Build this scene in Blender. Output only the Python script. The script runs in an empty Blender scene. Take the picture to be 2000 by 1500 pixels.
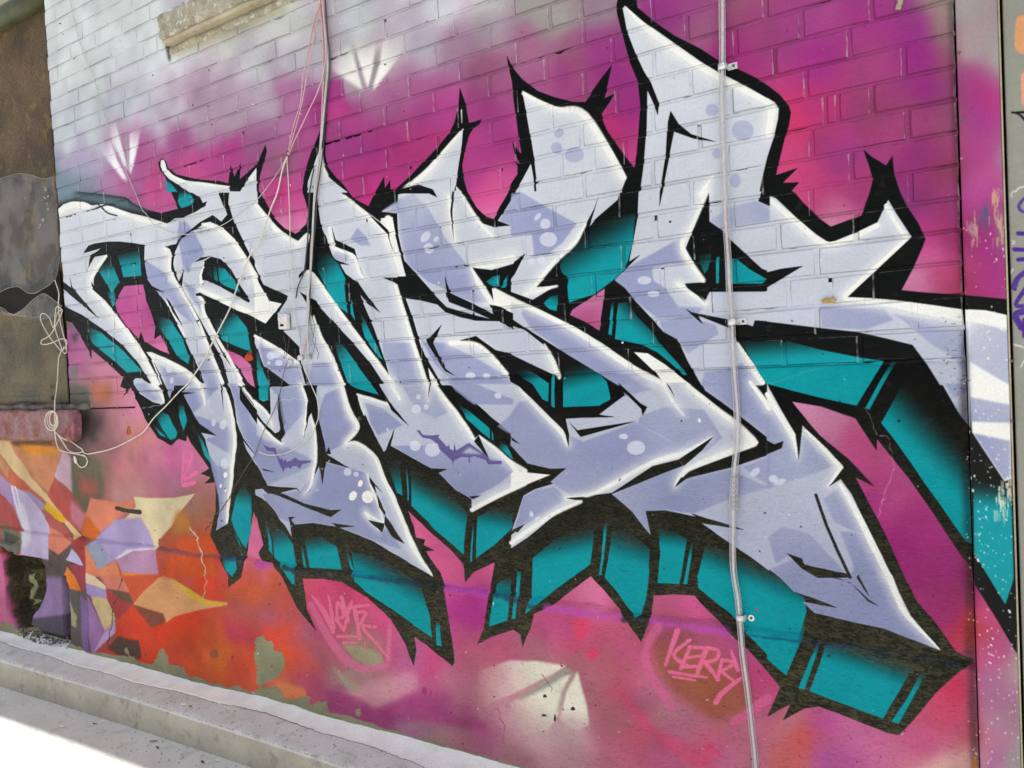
import bpy, bmesh, math, random
import numpy as np
from mathutils import Vector, Matrix

# ------------------------------------------------------------------ camera, world, sun, exposure
sc = bpy.context.scene
C = sc.collection
ZO = 1.49                                  # eye height above the street
CAM_D = 2.0                                # eye distance from the wall plane (wall face is y = 0)
YAW, PITCH, ROLL = math.radians(32.4472), math.radians(-1.6133), math.radians(-2.8605)
FPX = 1459.69                              # focal length for a 2000 px wide picture
cy, sy = math.cos(YAW), math.sin(YAW); cp, sp = math.cos(PITCH), math.sin(PITCH); cr, sr = math.cos(ROLL), math.sin(ROLL)
_F = np.array([-sy*cp, cy*cp, sp]); _R0 = np.array([cy, sy, 0.0]); _U0 = np.cross(_R0, _F)
_R = cr*_R0 + sr*_U0; _U = -sr*_R0 + cr*_U0
cam_d = bpy.data.cameras.new('camera'); cam = bpy.data.objects.new('camera', cam_d); C.objects.link(cam)
cam.matrix_world = Matrix(((_R[0], _U[0], -_F[0], 0), (_R[1], _U[1], -_F[1], -CAM_D), (_R[2], _U[2], -_F[2], ZO), (0, 0, 0, 1)))
cam_d.sensor_width = 36.0; cam_d.lens = FPX/2000*36.0; cam_d.clip_start = 0.05; cam_d.clip_end = 2000
sc.camera = cam

SUN_EL, SUN_AZ = math.radians(74.0), math.radians(76.0)   # high, behind the building: the wall stands in its own shade
w = bpy.data.worlds.new('World'); sc.world = w; w.use_nodes = True
nt = w.node_tree; nt.nodes.clear()
sky = nt.nodes.new('ShaderNodeTexSky'); sky.sky_type = 'NISHITA'; sky.sun_disc = False
sky.sun_elevation = SUN_EL; sky.sun_rotation = SUN_AZ; sky.air_density = 0.7; sky.dust_density = 2.5; sky.ozone_density = 0.6
bg = nt.nodes.new('ShaderNodeBackground'); bg.inputs['Strength'].default_value = 0.14
wo = nt.nodes.new('ShaderNodeOutputWorld')
hz = nt.nodes.new('ShaderNodeHueSaturation'); hz.inputs['Saturation'].default_value = 0.45   # milky, hazy sky
nt.links.new(sky.outputs[0], hz.inputs['Color']); nt.links.new(hz.outputs[0], bg.inputs[0]); nt.links.new(bg.outputs[0], wo.inputs[0])
sd = bpy.data.lights.new('sun', 'SUN'); sd.energy = 5.0; sd.angle = math.radians(0.53); sd.color = (1.0, 0.965, 0.91)
sun = bpy.data.objects.new('sun', sd); C.objects.link(sun)
_s = Vector((math.sin(SUN_AZ)*math.cos(SUN_EL), math.cos(SUN_AZ)*math.cos(SUN_EL), math.sin(SUN_EL)))
sun.rotation_euler = _s.to_track_quat('Z', 'Y').to_euler(); sun.location = _s*20
sc.view_settings.view_transform = 'Standard'; sc.view_settings.look = 'None'
sc.view_settings.gamma = 1.0; sc.view_settings.use_curve_mapping = False
sc.view_settings.exposure = 1.03
try:
    sc.cycles.use_denoising = True; sc.cycles.max_bounces = 8
except Exception: pass
random.seed(7); rng = np.random.default_rng(7)

# ------------------------------------------------------------------ survey helpers
def ray(px, py):
    px = np.asarray(px, float); py = np.asarray(py, float)
    return ((px-1000)/FPX)[..., None]*_R - ((py-750)/FPX)[..., None]*_U + _F
def wallpt(px, py, d=0.0):
    """measured picture point -> (x, z) on the plane d metres in front of the wall face (z above the street)"""
    q = ray(px, py); t = (CAM_D-d)/q[..., 1]
    return q[..., 0]*t, q[..., 2]*t + ZO
def pt(px, py, d=0.0):
    x, z = wallpt(px, py, d); return Vector((float(x), -d, float(z)))
def photo(x, z, y=0.0):
    v = np.stack([x, np.full_like(x, CAM_D+y), z-ZO], -1)
    a, b, c = v@_R, v@_U, v@_F
    return 1000+FPX*a/c, 750-FPX*b/c

# ------------------------------------------------------------------ the mural, painted into a picture in wall metres
X0, X1, Z0, Z1, RES = -5.3, 0.2, 0.0, 3.66, 0.0015
TW, TH = int((X1-X0)/RES), int((Z1-Z0)/RES)
CROP = {k: (500*(i % 4), 375*(i//4), 4.0) for i, k in enumerate('ABCDEFGHIJKLMNOP')}
CROP['Z'] = (120, 600, 6.667); CROP['g'] = (0, 0, 1.0)
def coords(crop, txt):
    ox, oy, s = CROP[crop]
    a = np.array([[float(v) for v in p.split(',')] for p in txt.split()])
    return a/s + (ox, oy)
def topx(P):
    x, z = wallpt(P[:, 0], P[:, 1]); return np.stack([(x-X0)/RES, (z-Z0)/RES], 1)
def raster(Q, pad=3):
    """anti-aliased coverage of polygon(s) in texture pixels -> (mask, y0, y1, x0, x1)"""
    polys = Q if isinstance(Q, list) else [Q]
    A = np.concatenate(polys)
    x0 = max(0, int(A[:, 0].min())-pad); x1 = min(TW, int(A[:, 0].max())+pad+2)
    y0 = max(0, int(A[:, 1].min())-pad); y1 = min(TH, int(A[:, 1].max())+pad+2)
    if x1-x0 < 2 or y1-y0 < 2: return None
    W_, H_ = x1-x0, y1-y0; out = None; SS = 3
    for P in polys:
        idx, wt = [], []
        for (ax, ay), (bx, by) in zip(P, np.roll(P, -1, 0)):
            if ay == by: continue
            sgn = 1.0
            if ay > by: ax, ay, bx, by, sgn = bx, by, ax, ay, -1.0
            k0 = int(math.ceil((ay-y0)*SS-0.5)); k1 = int(math.ceil((by-y0)*SS-0.5))
            k0 = max(k0, 0); k1 = min(k1, H_*SS)
            if k1 <= k0: continue
            k = np.arange(k0, k1); yy = (k+0.5)/SS + y0
            xx = np.clip(ax + (bx-ax)*(yy-ay)/(by-ay) - x0, 0, W_-1.001)
            xi = xx.astype(int); fr = xx-xi; row = k//SS
            idx += [row*W_+xi, row*W_+xi+1]; wt += [sgn*(1-fr)/SS, sgn*fr/SS]
        if not idx: continue
        acc = np.bincount(np.concatenate(idx), np.concatenate(wt), minlength=W_*H_+1)[:W_*H_].reshape(H_, W_)
        m = np.clip(np.abs(np.cumsum(acc, 1)), 0, 1).astype(np.float32)
        out = m if out is None else np.maximum(out, m)
    return None if out is None else [out, y0, y1, x0, x1]
def box1(a, r, ax):
    r = int(r)
    if r < 1: return a
    p = [(0, 0), (0, 0)]; p[ax] = (r+1, r)
    c = np.cumsum(np.pad(a, p, mode='edge'), ax, dtype=np.float64)
    n = a.shape[ax]
    hi = np.take(c, np.arange(2*r+1, 2*r+1+n), ax); lo = np.take(c, np.arange(0, n), ax)
    return ((hi-lo)/(2*r+1)).astype(np.float32)
def blur(a, r):
    for _ in range(2):
        a = box1(box1(a, r, 0), r, 1)
    return a
def scale_at(P):
    c = P.mean(0); x, z = wallpt([c[0], c[0]], [c[1]-5, c[1]+5]); return abs(float(z[0]-z[1]))/10/RES   # texture px per picture px
IMG = np.zeros((TH, TW, 3), np.float32)
HGT = np.zeros((TH, TW), np.float32)
FMASK = np.zeros((TH, TW), np.float32)     # where the letter faces are, so that airbrushed glows stay inside them
def blend(M, col):
    m, y0, y1, x0, x1 = M; m = m[..., None]
    v = IMG[y0:y1, x0:x1]
    col = np.asarray(col, np.float32)
    if col.ndim == 3: col = col[y0:y1] if col.shape[1] == 1 else col[y0:y1, x0:x1]
    v *= (1-m); v += m*col
def mark(M, v):
    m, y0, y1, x0, x1 = M; q = FMASK[y0:y1, x0:x1]; q *= (1-m); q += m*v
def feathered(Q, f):
    M = raster(Q, 3+int(f*2))
    if M is not None and f >= 1: M[0] = blur(M[0], f/2)
    return M
def stroke_polys(P, wd):
    wd = np.interp(np.linspace(0, 1, len(P)), np.linspace(0, 1, len(wd)), wd)
    if len(P) > 2:                         # smooth the line
        t = np.arange(len(P)); tt = np.linspace(0, len(P)-1, (len(P)-1)*6+1)
        i = np.clip(tt.astype(int), 0, len(P)-2); u = (tt-i)[:, None]
        g = lambda k: P[np.clip(k, 0, len(P)-1)]
        a, b, c, d = g(i-1), g(i), g(i+1), g(i+2)
        P2 = 0.5*(2*b+(c-a)*u+(2*a-5*b+4*c-d)*u*u+(3*b-3*c+d-a)*u**3)
        wd = np.interp(tt, t, wd); P = P2
    T = np.gradient(P, axis=0); T /= np.maximum(np.linalg.norm(T, axis=1, keepdims=True), 1e-6)
    N = np.stack([-T[:, 1], T[:, 0]], 1)*wd[:, None]/2
    polys = []
    for i in range(len(P)-1):
        polys.append(np.array([P[i]+N[i], P[i+1]+N[i+1], P[i+1]-N[i+1], P[i]-N[i]]))
    a = np.linspace(0, 2*math.pi, 10, endpoint=False); ring = np.stack([np.cos(a), np.sin(a)], 1)
    for i in (0, len(P)-1): polys.append(P[i]+ring*wd[i]/2)
    return polys
def smooth_noise(n, m, sx, seed):
    r = np.random.default_rng(seed); g = r.standard_normal((int(n/sx)+3, int(m/sx)+3))
    yi = np.linspace(0, g.shape[0]-2.001, n); xi = np.linspace(0, g.shape[1]-2.001, m)
    y, x = yi.astype(int), xi.astype(int); fy = (yi-y)[:, None]; fx = (xi-x)[None]
    fy = fy*fy*(3-2*fy); fx = fx*fx*(3-2*fx)
    return (g[y][:, x]*(1-fy)*(1-fx)+g[y+1][:, x]*fy*(1-fx)+g[y][:, x+1]*(1-fy)*fx+g[y+1][:, x+1]*fy*fx)
def upsample(a, n, m):
    yi = np.linspace(0, a.shape[0]-1.001, n); xi = np.linspace(0, a.shape[1]-1.001, m)
    y, x = yi.astype(int), xi.astype(int); fy = (yi-y)[:, None, None].astype(np.float32); fx = (xi-x)[None, :, None].astype(np.float32)
    r0 = a[y]; r1 = a[np.minimum(y+1, a.shape[0]-1)]; r = r0*(1-fy)+r1*fy
    return r[:, x]*(1-fx)+r[:, np.minimum(x+1, a.shape[1]-1)]*fx

BGPTS = '''100,20,205,210,208;250,30,208,214,212;450,60,200,203,195;560,50,190,194,188;700,30,200,206,208;850,20,205,208,212;960,20,190,190,190;1060,20,150,150,140;1120,40,150,152,140;1180,30,150,130,140;1190,90,160,45,130;1050,90,170,100,140;1140,90,160,90,120;1200,140,160,40,130;300,120,205,212,212;150,150,208,214,212;500,130,190,192,195;600,120,185,188,192;700,100,200,202,200;800,80,180,175,190;880,80,170,130,160;950,60,170,150,160;150,250,195,205,208;250,220,190,195,205;350,220,185,180,190;400,260,165,150,165;450,230,170,150,165;500,200,175,160,175;560,200,180,110,160;620,210,180,50,140;700,150,170,160,165;650,180,175,60,140;760,130,175,110,150;800,180,170,90,140;700,220,185,60,140;850,220,180,60,140;950,150,165,90,130;930,220,165,55,130;960,270,170,50,130;870,330,190,58,125;150,320,170,160,185;130,350,120,140,155;120,375,95,110,120;200,330,180,110,160;260,330,185,90,155;300,350,215,75,140;350,290,170,70,140;420,300,195,60,140;380,320,210,70,140;450,290,190,50,140;500,270,160,90,140;560,320,150,90,120;560,380,205,50,130;570,440,225,130,175;640,300,170,60,130;700,300,170,50,140;760,280,180,45,130;800,300,188,45,125;700,360,190,50,130;720,390,215,40,130;850,260,185,48,118;930,330,175,55,130;950,380,215,70,140;955,420,225,110,165;1150,150,160,70,120;1100,150,165,60,130;1180,250,205,45,120;1230,310,215,65,140;1220,200,165,40,130;1300,30,165,50,140;1350,60,165,90,130;1450,30,150,80,110;1480,60,160,60,120;1430,110,165,40,120;1550,60,165,60,130;1600,40,170,65,135;1700,60,165,45,130;1700,120,165,60,120;1600,130,160,40,130;1780,60,150,40,130;1840,20,150,130,120;1850,70,140,110,105;1850,130,145,70,100;1790,110,150,30,125;1800,170,155,35,130;1840,180,150,60,110;1600,200,185,45,110;1560,220,215,50,100;1540,290,215,60,120;1600,270,165,50,110;1700,200,150,55,100;1750,230,160,60,110;1850,230,150,75,100;1650,300,160,50,130;1600,340,210,60,120;1560,340,225,70,130;1640,360,195,50,120;1680,380,180,55,120;1600,400,215,60,130;1650,410,225,120,165;1620,430,235,150,180;1800,320,155,40,120;1850,330,150,60,90;1780,400,155,50,130;1850,400,160,50,115;1820,450,185,50,120;1870,480,150,35,90;1830,500,205,90,150;1850,550,200,70,120;1790,550,220,130,175;1880,560,165,50,80;1900,20,155,150,145;1920,100,160,150,145;1920,160,165,60,130;1920,220,160,50,135;1940,190,190,40,120;1920,300,185,60,140;1930,340,200,80,150;1920,380,190,70,150;1930,500,175,40,135;1920,560,180,45,135;1930,1200,200,80,130;1940,1280,190,80,130;1930,1340,165,110,150;1940,1400,170,130,150;1950,1480,180,110,155;150,640,170,90,150;140,680,190,95,150;170,720,195,110,160;220,740,215,130,165;160,760,140,120,110;190,770,190,110,70;220,790,205,120,140;150,800,70,65,60;180,830,50,45,45;200,860,140,100,105;230,830,205,140,150;270,800,220,130,170;260,860,220,140,125;290,900,215,130,155;210,900,205,100,130;320,890,210,90,160;300,930,205,120,150;370,900,215,110,160;360,950,190,130,160;240,920,215,140,130;240,960,200,150,150;190,920,110,100,80;180,980,100,90,75;160,940,120,110,90;200,960,190,110,95;400,970,175,100,100;380,1000,150,125,105;400,1040,165,110,80;340,1020,195,90,60;350,1080,175,90,50;370,1100,222,75,45;420,1080,200,75,70;330,1120,205,90,80;400,1130,225,62,35;440,1160,215,70,50;500,1150,200,100,60;480,1200,190,100,60;540,1180,205,90,70;520,1190,175,105,150;430,1250,220,98,55;350,1220,222,70,38;370,1260,200,80,50;300,1260,228,62,34;440,1280,225,125,50;480,1240,200,60,110;480,1300,210,85,60;530,1230,230,80,48;560,1290,238,88,40;600,1290,225,85,60;560,1330,235,130,90;600,1240,185,110,140;630,1280,190,110,130;620,1330,185,80,130;700,1150,215,70,120;640,1160,215,80,125;680,1200,190,80,110;700,1240,150,120,105;720,1270,150,135,105;760,1220,205,80,130;640,1220,200,90,130;680,1320,160,150,130;700,1350,190,130,140;750,1330,200,150,150;760,1270,195,80,130;800,1280,180,100,150;800,1330,200,110,150;850,1300,205,80,130;880,1350,200,130,150;680,1360,160,65,120;750,1390,155,60,115;830,1370,165,70,125;900,1400,177,89,130;950,1420,180,95,134;800,1410,175,130,150;900,1450,183,115,134;850,1440,160,140,125;960,1350,196,141,146;950,1290,196,108,127;920,1200,190,60,150;920,1120,225,100,150;950,1260,203,95,134;840,1060,225,100,150;1150,1150,230,130,170;1130,1200,215,90,140;1080,1220,205,90,140;1130,1240,219,89,127;1200,1240,203,95,127;1050,1280,180,121,130;1130,1290,177,115,120;1200,1300,193,108,120;1250,1290,203,95,134;1000,1300,203,95,134;1160,1350,183,115,127;1220,1350,209,95,120;1260,1420,213,95,120;1200,1400,190,115,127;1260,1360,187,115,146;1300,1400,183,134,140;1300,1450,193,102,140;1380,1460,213,92,127;1350,1420,183,121,140;1200,1470,196,115,140;1450,1400,190,121,146;1420,1480,190,108,140;1480,1480,190,121,140;1040,1340,213,167,169;1000,1380,203,154,163;1100,1420,203,160,165;1050,1430,196,144,153;1100,1460,203,154,160;1030,1480,170,121,127;1350,1200,215,95,150;1330,1250,170,92,108;1380,1300,170,89,101;1350,1350,177,95,88;1420,1370,174,95,88;1440,1260,190,89,140;1300,1340,187,108,134;1470,1330,203,76,127;1490,1370,209,95,140;1540,1420,190,130,140;1600,1410,185,85,150;1650,1420,190,110,150;1700,1450,200,110,150;1620,1480,175,90,150;1540,1480,210,110,110;1800,1440,195,90,130;1850,1380,200,80,110;1870,1340,205,60,90;1880,1430,180,80,100;1820,1490,215,180,170;1880,1480,200,160,150;1560,1440,215,90,80;1600,810,225,140,180;1650,850,220,130,170;1700,890,215,80,140;1740,950,200,80,140;1700,960,180,45,130;1780,1020,180,50,130;1750,1060,165,35,120;1830,1100,170,45,125;1880,1150,150,40,100;1850,1200,165,50,120;1890,1220,190,60,60;265,560,205,95,160;265,610,190,70,150;280,640,200,80,140;300,680,215,120,165;240,590,190,70,140;450,690,225,80,150;490,720,225,120,175;1160,590,225,130,180;1160,625,200,80,140;500,1060,225,120,170;50,900,215,150,90;30,1050,180,80,80;20,1200,200,110,150;60,1150,60,50,50;100,1120,70,60,65;110,1200,130,110,150;150,1200,95,85,85;1990,100,152,152,142;1990,300,152,152,142;1990,500,150,148,135;1990,700,145,140,125;1990,900,150,145,128;1990,1100,165,160,142;1990,1300,165,162,150;1990,1480,165,162,155'''
BGPOLY = '''
c g f12 176,170,138 : 325,92 400,62 500,22 560,5 560,22 500,45 400,88 340,110
c g f5 90,88,70 : 322,90 332,86 334,120 328,118
c B f90 205,205,200 : 640,420 1150,280 1120,560 860,740 > 860,760 900,420
c B f16 240,238,230 : 590,430 720,350 790,520 835,710 700,620 590,540 > 560,380 720,580
c B f12 240,238,232 : 770,330 930,330 935,470 870,690 830,560 > 850,300 870,520
c B f10 150,146,146 : 930,400 1010,320 980,480 905,690 885,690 > 980,330 920,500
c B f12 240,238,232 : 1000,300 1190,270 1110,450 920,700 905,690 960,520 > 1130,270 980,520
c B f12 156,150,150 : 760,330 810,500 850,700 838,700 790,540 740,350 > 740,300 800,520
c A f14 238,240,240 : 760,1150 860,1090 910,1240 1000,1415 955,1395 830,1240 > 780,1080 900,1280
c A f12 234,238,238 : 845,950 905,950 960,1180 1005,1340 955,1280 875,1110 > 840,920 930,1140
c A f10 165,166,166 : 965,1040 990,1040 1015,1340 1000,1340 > 970,950 1000,1180
c A f12 238,240,240 : 1010,1040 1110,960 1065,1200 1020,1370 1010,1300 > 1090,930 1040,1180
c O f9 236,228,208 : -10,650 200,655 440,690 330,760 240,800 40,900 -200,1000 -320,900 -220,720 > -320,800 200,720
c O f9 238,232,212 : 130,920 300,790 480,750 430,860 380,1060 300,1190 80,1220 -20,1100 10,970 > 40,1240 300,960
c O f7 240,234,215 : 525,730 560,860 600,1000 615,1150 520,1200 390,1100 440,880 > 500,1280 520,1000
c O f12 176,166,152 : 490,740 520,735 430,900 385,1060 365,1050 400,900
c O f12 165,158,145 : 440,700 490,730 300,850 80,960 60,940 250,820
c O f90 a.6 205,190,180 : 60,1080 620,1120 600,1240 300,1320 -100,1200
c B f12 178,60,140 : 560,640 670,620 690,760 560,900 540,800
c B f16 198,60,140 : 560,790 690,770 740,860 770,900 560,940
c g f30 62,56,52 : 150,800 185,800 215,815 205,845 170,860 150,850
c g f14 38,34,33 : 143,800 172,800 178,820 168,850 150,858
c g f10 92,88,78 : 122,752 150,750 175,760 178,795 150,802 120,802
c g f6 60,56,50 : 120,778 176,782 172,800 120,803
c g f20 195,110,60 : 182,745 215,760 212,785 186,780
c g f8 120,112,112 : 135,718 150,712 153,735 146,742 135,740
c g f8 70,66,62 : 140,655 150,650 152,665 143,668
c g f10 105,100,88 : 112,622 150,630 148,642 115,640
c I f3 226,192,140 : -10,440 80,450 120,540 250,730 380,870 520,1030 640,1190 600,1215 480,1040 340,890 120,700 -10,530
c I f6 215,140,95 : 85,450 400,440 420,500 500,512 430,720 385,855 230,680 120,540
c I f12 222,150,60 : 130,480 500,500 420,560 200,560
c I f6 120,85,60 : 90,445 400,440 420,490 250,500 110,480
c I f4 200,100,75 : -10,530 120,700 340,890 350,970 330,990 200,860 -10,690
c I f12 205,150,100 : -10,540 80,660 60,740 -10,640
c I f4 165,135,175 : -10,690 90,790 180,1150 110,950 -10,850
c I f4 190,175,205 : 85,790 220,850 340,1000 395,1110 400,1370 170,1330 190,1160 130,980
k2 I 228,225,235 w8 : 95,800 150,1000 200,1160
k2 I 228,225,235 w8 : 120,800 180,1000 225,1180
c I f20 215,210,222 : 140,900 200,960 260,1200 200,1300 170,1150
c I f4 180,80,80 : -10,845 60,900 120,1020 190,1150 100,1130 -10,1080
c I f10 130,105,85 : -10,1060 60,1100 190,1170 180,1200 30,1130
c I f4 155,140,185 : 180,830 260,850 360,940 340,990 260,900
c I f3 228,178,30 : 372,912 520,1050 512,1085 470,1075 348,975
c I f4 205,170,185 : 500,512 560,570 570,700 575,880 500,790 430,720
c I f4 188,85,75 : 430,728 510,790 600,880 690,1030 640,1170 500,1030 380,870
c I f16 205,125,140 : 560,900 680,1020 640,1150 560,1060
c I f26 105,95,75 : 560,540 700,530 800,600 820,860 700,1000 660,1000 570,860
c I f30 160,92,75 : 620,720 760,760 780,860 640,880
c I f4 226,135,105 : 710,890 930,930 1060,890 1040,960 920,1050 780,1160 670,1030
c I f4 220,110,40 : 690,1030 770,1140 775,1200 720,1225 640,1185 650,1110
c I f4 228,210,168 : 1045,880 1180,890 1370,888 1530,855 1440,960 1340,1120 1240,1225 1230,1300 1050,1290 930,1100 1060,960
c I f10 172,155,195 : 900,1060 1100,1040 1180,1180 1210,1280 1000,1330 780,1450 690,1270 780,1170
c I f8 222,215,222 : 1000,1290 1210,1280 1000,1350 900,1370
c I f6 145,150,168 : 690,1265 790,1230 860,1330 840,1420 780,1450
c I f3 165,60,58 : 640,1180 690,1230 680,1420 640,1380 575,1240
c I f3 188,180,212 : 575,1280 625,1340 670,1430 540,1370
c I f4 222,135,110 : 390,1110 560,1200 575,1240 480,1330 400,1280
c I f4 185,95,90 : 350,970 470,1075 600,1215 570,1230 390,1100
c I f4 228,140,105 : 680,1250 780,1450 910,1380 950,1500 680,1500
c I f4 182,140,170 : 910,1375 1050,1300 1230,1290 1250,1500 960,1470
c I f4 228,135,60 : 950,1470 1250,1490 1240,1560 1060,1700 1020,1620
c M f3 228,132,50 : 510,-10 545,-80 600,0 655,122 500,95
c M f3 165,65,80 : 560,-100 680,-80 690,110 655,120 600,0
c M f3 228,205,168 : 680,-30 760,0 840,75 850,110 690,55
c M f4 170,150,200 : 690,50 850,110 852,160 740,175 695,130
c M f4 212,188,140 : 718,160 852,165 922,330 835,425 770,280
c M f5 158,118,165 : 690,140 835,420 900,440 740,605 712,450
c M f4 192,158,195 : 920,335 912,440 742,605 840,420
c M f4 175,68,70 : 840,90 960,150 1050,220 922,330 860,190
c M f5 222,132,112 : 790,-10 970,-5 1020,125 850,92
c M f6 205,90,60 : 955,0 1280,-20 1050,215 1020,110
c M f5 108,82,65 : 860,100 1020,130 1052,215 970,190
c M f3 224,165,115 : 1255,10 1300,-10 1480,110 1640,190 1790,200 1795,222 1570,260 1380,310 1310,362 1290,290 1050,220 1130,120
c M f6 226,185,70 : 1330,0 1640,185 1795,205 1750,225 1600,220 1480,150
c M f8 216,75,48 : 1050,230 1200,400 1270,560 1200,660 1100,620 1050,520 910,450 922,340
c M f8 135,80,60 : 1050,222 1290,290 1310,352 1200,400
c M f8 85,52,50 : 930,470 1100,500 1120,640 980,640 860,560
c M f12 90,84,80 : 540,110 690,120 700,400 720,600 600,560 540,400
c M f10 128,105,150 : 640,140 700,200 715,600 660,560
c M f20 150,125,165 : 340,0 500,0 500,400 260,380 280,190
c M f10 80,70,90 : 250,330 520,300 530,500 300,440
c M f16 205,110,150 : -10,-200 60,-150 70,300 150,340 -10,360
c I f16 212,90,45 : 1400,1200 1640,1180 1720,1500 1280,1500
c I f25 190,125,60 : 1380,1000 1470,980 1500,1150 1330,1180
c N f16 232,140,95 : 190,800 400,870 440,980 250,950 170,850
c N f30 a.75 212,155,165 : 700,880 1200,750 1290,780 1260,900 930,1030 850,960
c N f24 a.7 168,72,124 : 580,880 850,960 960,1035 1250,905 1400,1000 1600,1090 1830,1130 1800,1200 1300,1120 1000,1130 800,1100 600,1020
c N f12 160,148,122 : 680,520 850,540 1000,600 1020,680 960,710 800,640
c N f14 165,155,132 : 600,680 700,760 850,870 800,900 700,820
p2 N f3 170,65,125 : 1310,860 1340,860 1350,900 1330,930 1310,900
p2 N f3 170,65,125 : 1370,890 1388,890 1380,935 1368,920
c O f24 a.7 222,88,124 : 800,700 860,860 990,1000 1080,1150 1300,1260 1500,1380 1640,1500 1400,1460 1200,1330 1000,1150 850,900
c O f8 235,85,120 : 470,330 620,330 600,450 520,500
c O f6 228,80,120 : 600,560 690,560 680,640 600,640
p2 O f2 225,85,120 : 1510,1310 1570,1300 1590,1380 1540,1400
p2 O f2 225,85,120 : 1610,1360 1650,1370 1640,1405 1612,1395
c O f44 a.8 160,95,72 : 1130,480 1250,500 1700,640 1900,980 1820,1080 1560,1100 1300,900 1120,700
b M : 510,140 540,180 555,260 600,300 612,350 605,405 570,370 530,370 515,280
b M : 980,660 1010,620 1060,625 1090,670 1140,665 1200,690 1240,640 1250,590 1285,545 1330,620 1335,680 1440,700 1480,760 1525,830 1400,800 1200,740
b N : 10,480 60,460 90,500 130,500 150,570 220,600 235,700 190,780 130,810 75,850 40,870 20,830 20,760 -5,620
b N : -10,900 70,860 170,850 230,900 260,965 400,930 440,930 445,1000 520,965 585,965 605,1050 480,1040 200,980 -10,950
b N : 800,1040 830,1015 850,1070 810,1080
b M : 560,570 640,545 690,590 660,600
b M : -10,380 70,350 120,380 130,430 0,420
b M : 985,560 1000,545 1020,600 1010,620 990,600
c g f2 42,32,24 : 8,1066 25,1078 42,1086 64,1090 84,1094 92,1112 92,1150 82,1180 68,1200 64,1222 92,1236 136,1246 134,1260 100,1260 60,1246 34,1224 20,1190 12,1120
c g f6 20,17,15 : 12,1072 45,1090 60,1096 60,1120 42,1150 30,1130 18,1100
c g f6 90,78,45 : 46,1100 70,1098 80,1130 60,1170 50,1140
c g f1.5 165,162,125 : 27,1130 38,1125 42,1160 44,1185 36,1190 28,1165
c g f1.5 155,152,118 : 127,1118 131,1150 138,1170 150,1205 150,1225 143,1220 130,1190 125,1160
c g f3 112,112,100 : 6,1032 22,1036 45,1045 47,1060 40,1084 25,1082 10,1066
c g f3 60,60,58 : 12,1036 46,1050 30,1062 14,1054
c I f10 245,150,40 : 150,470 420,485 440,520 250,560
'''
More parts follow.
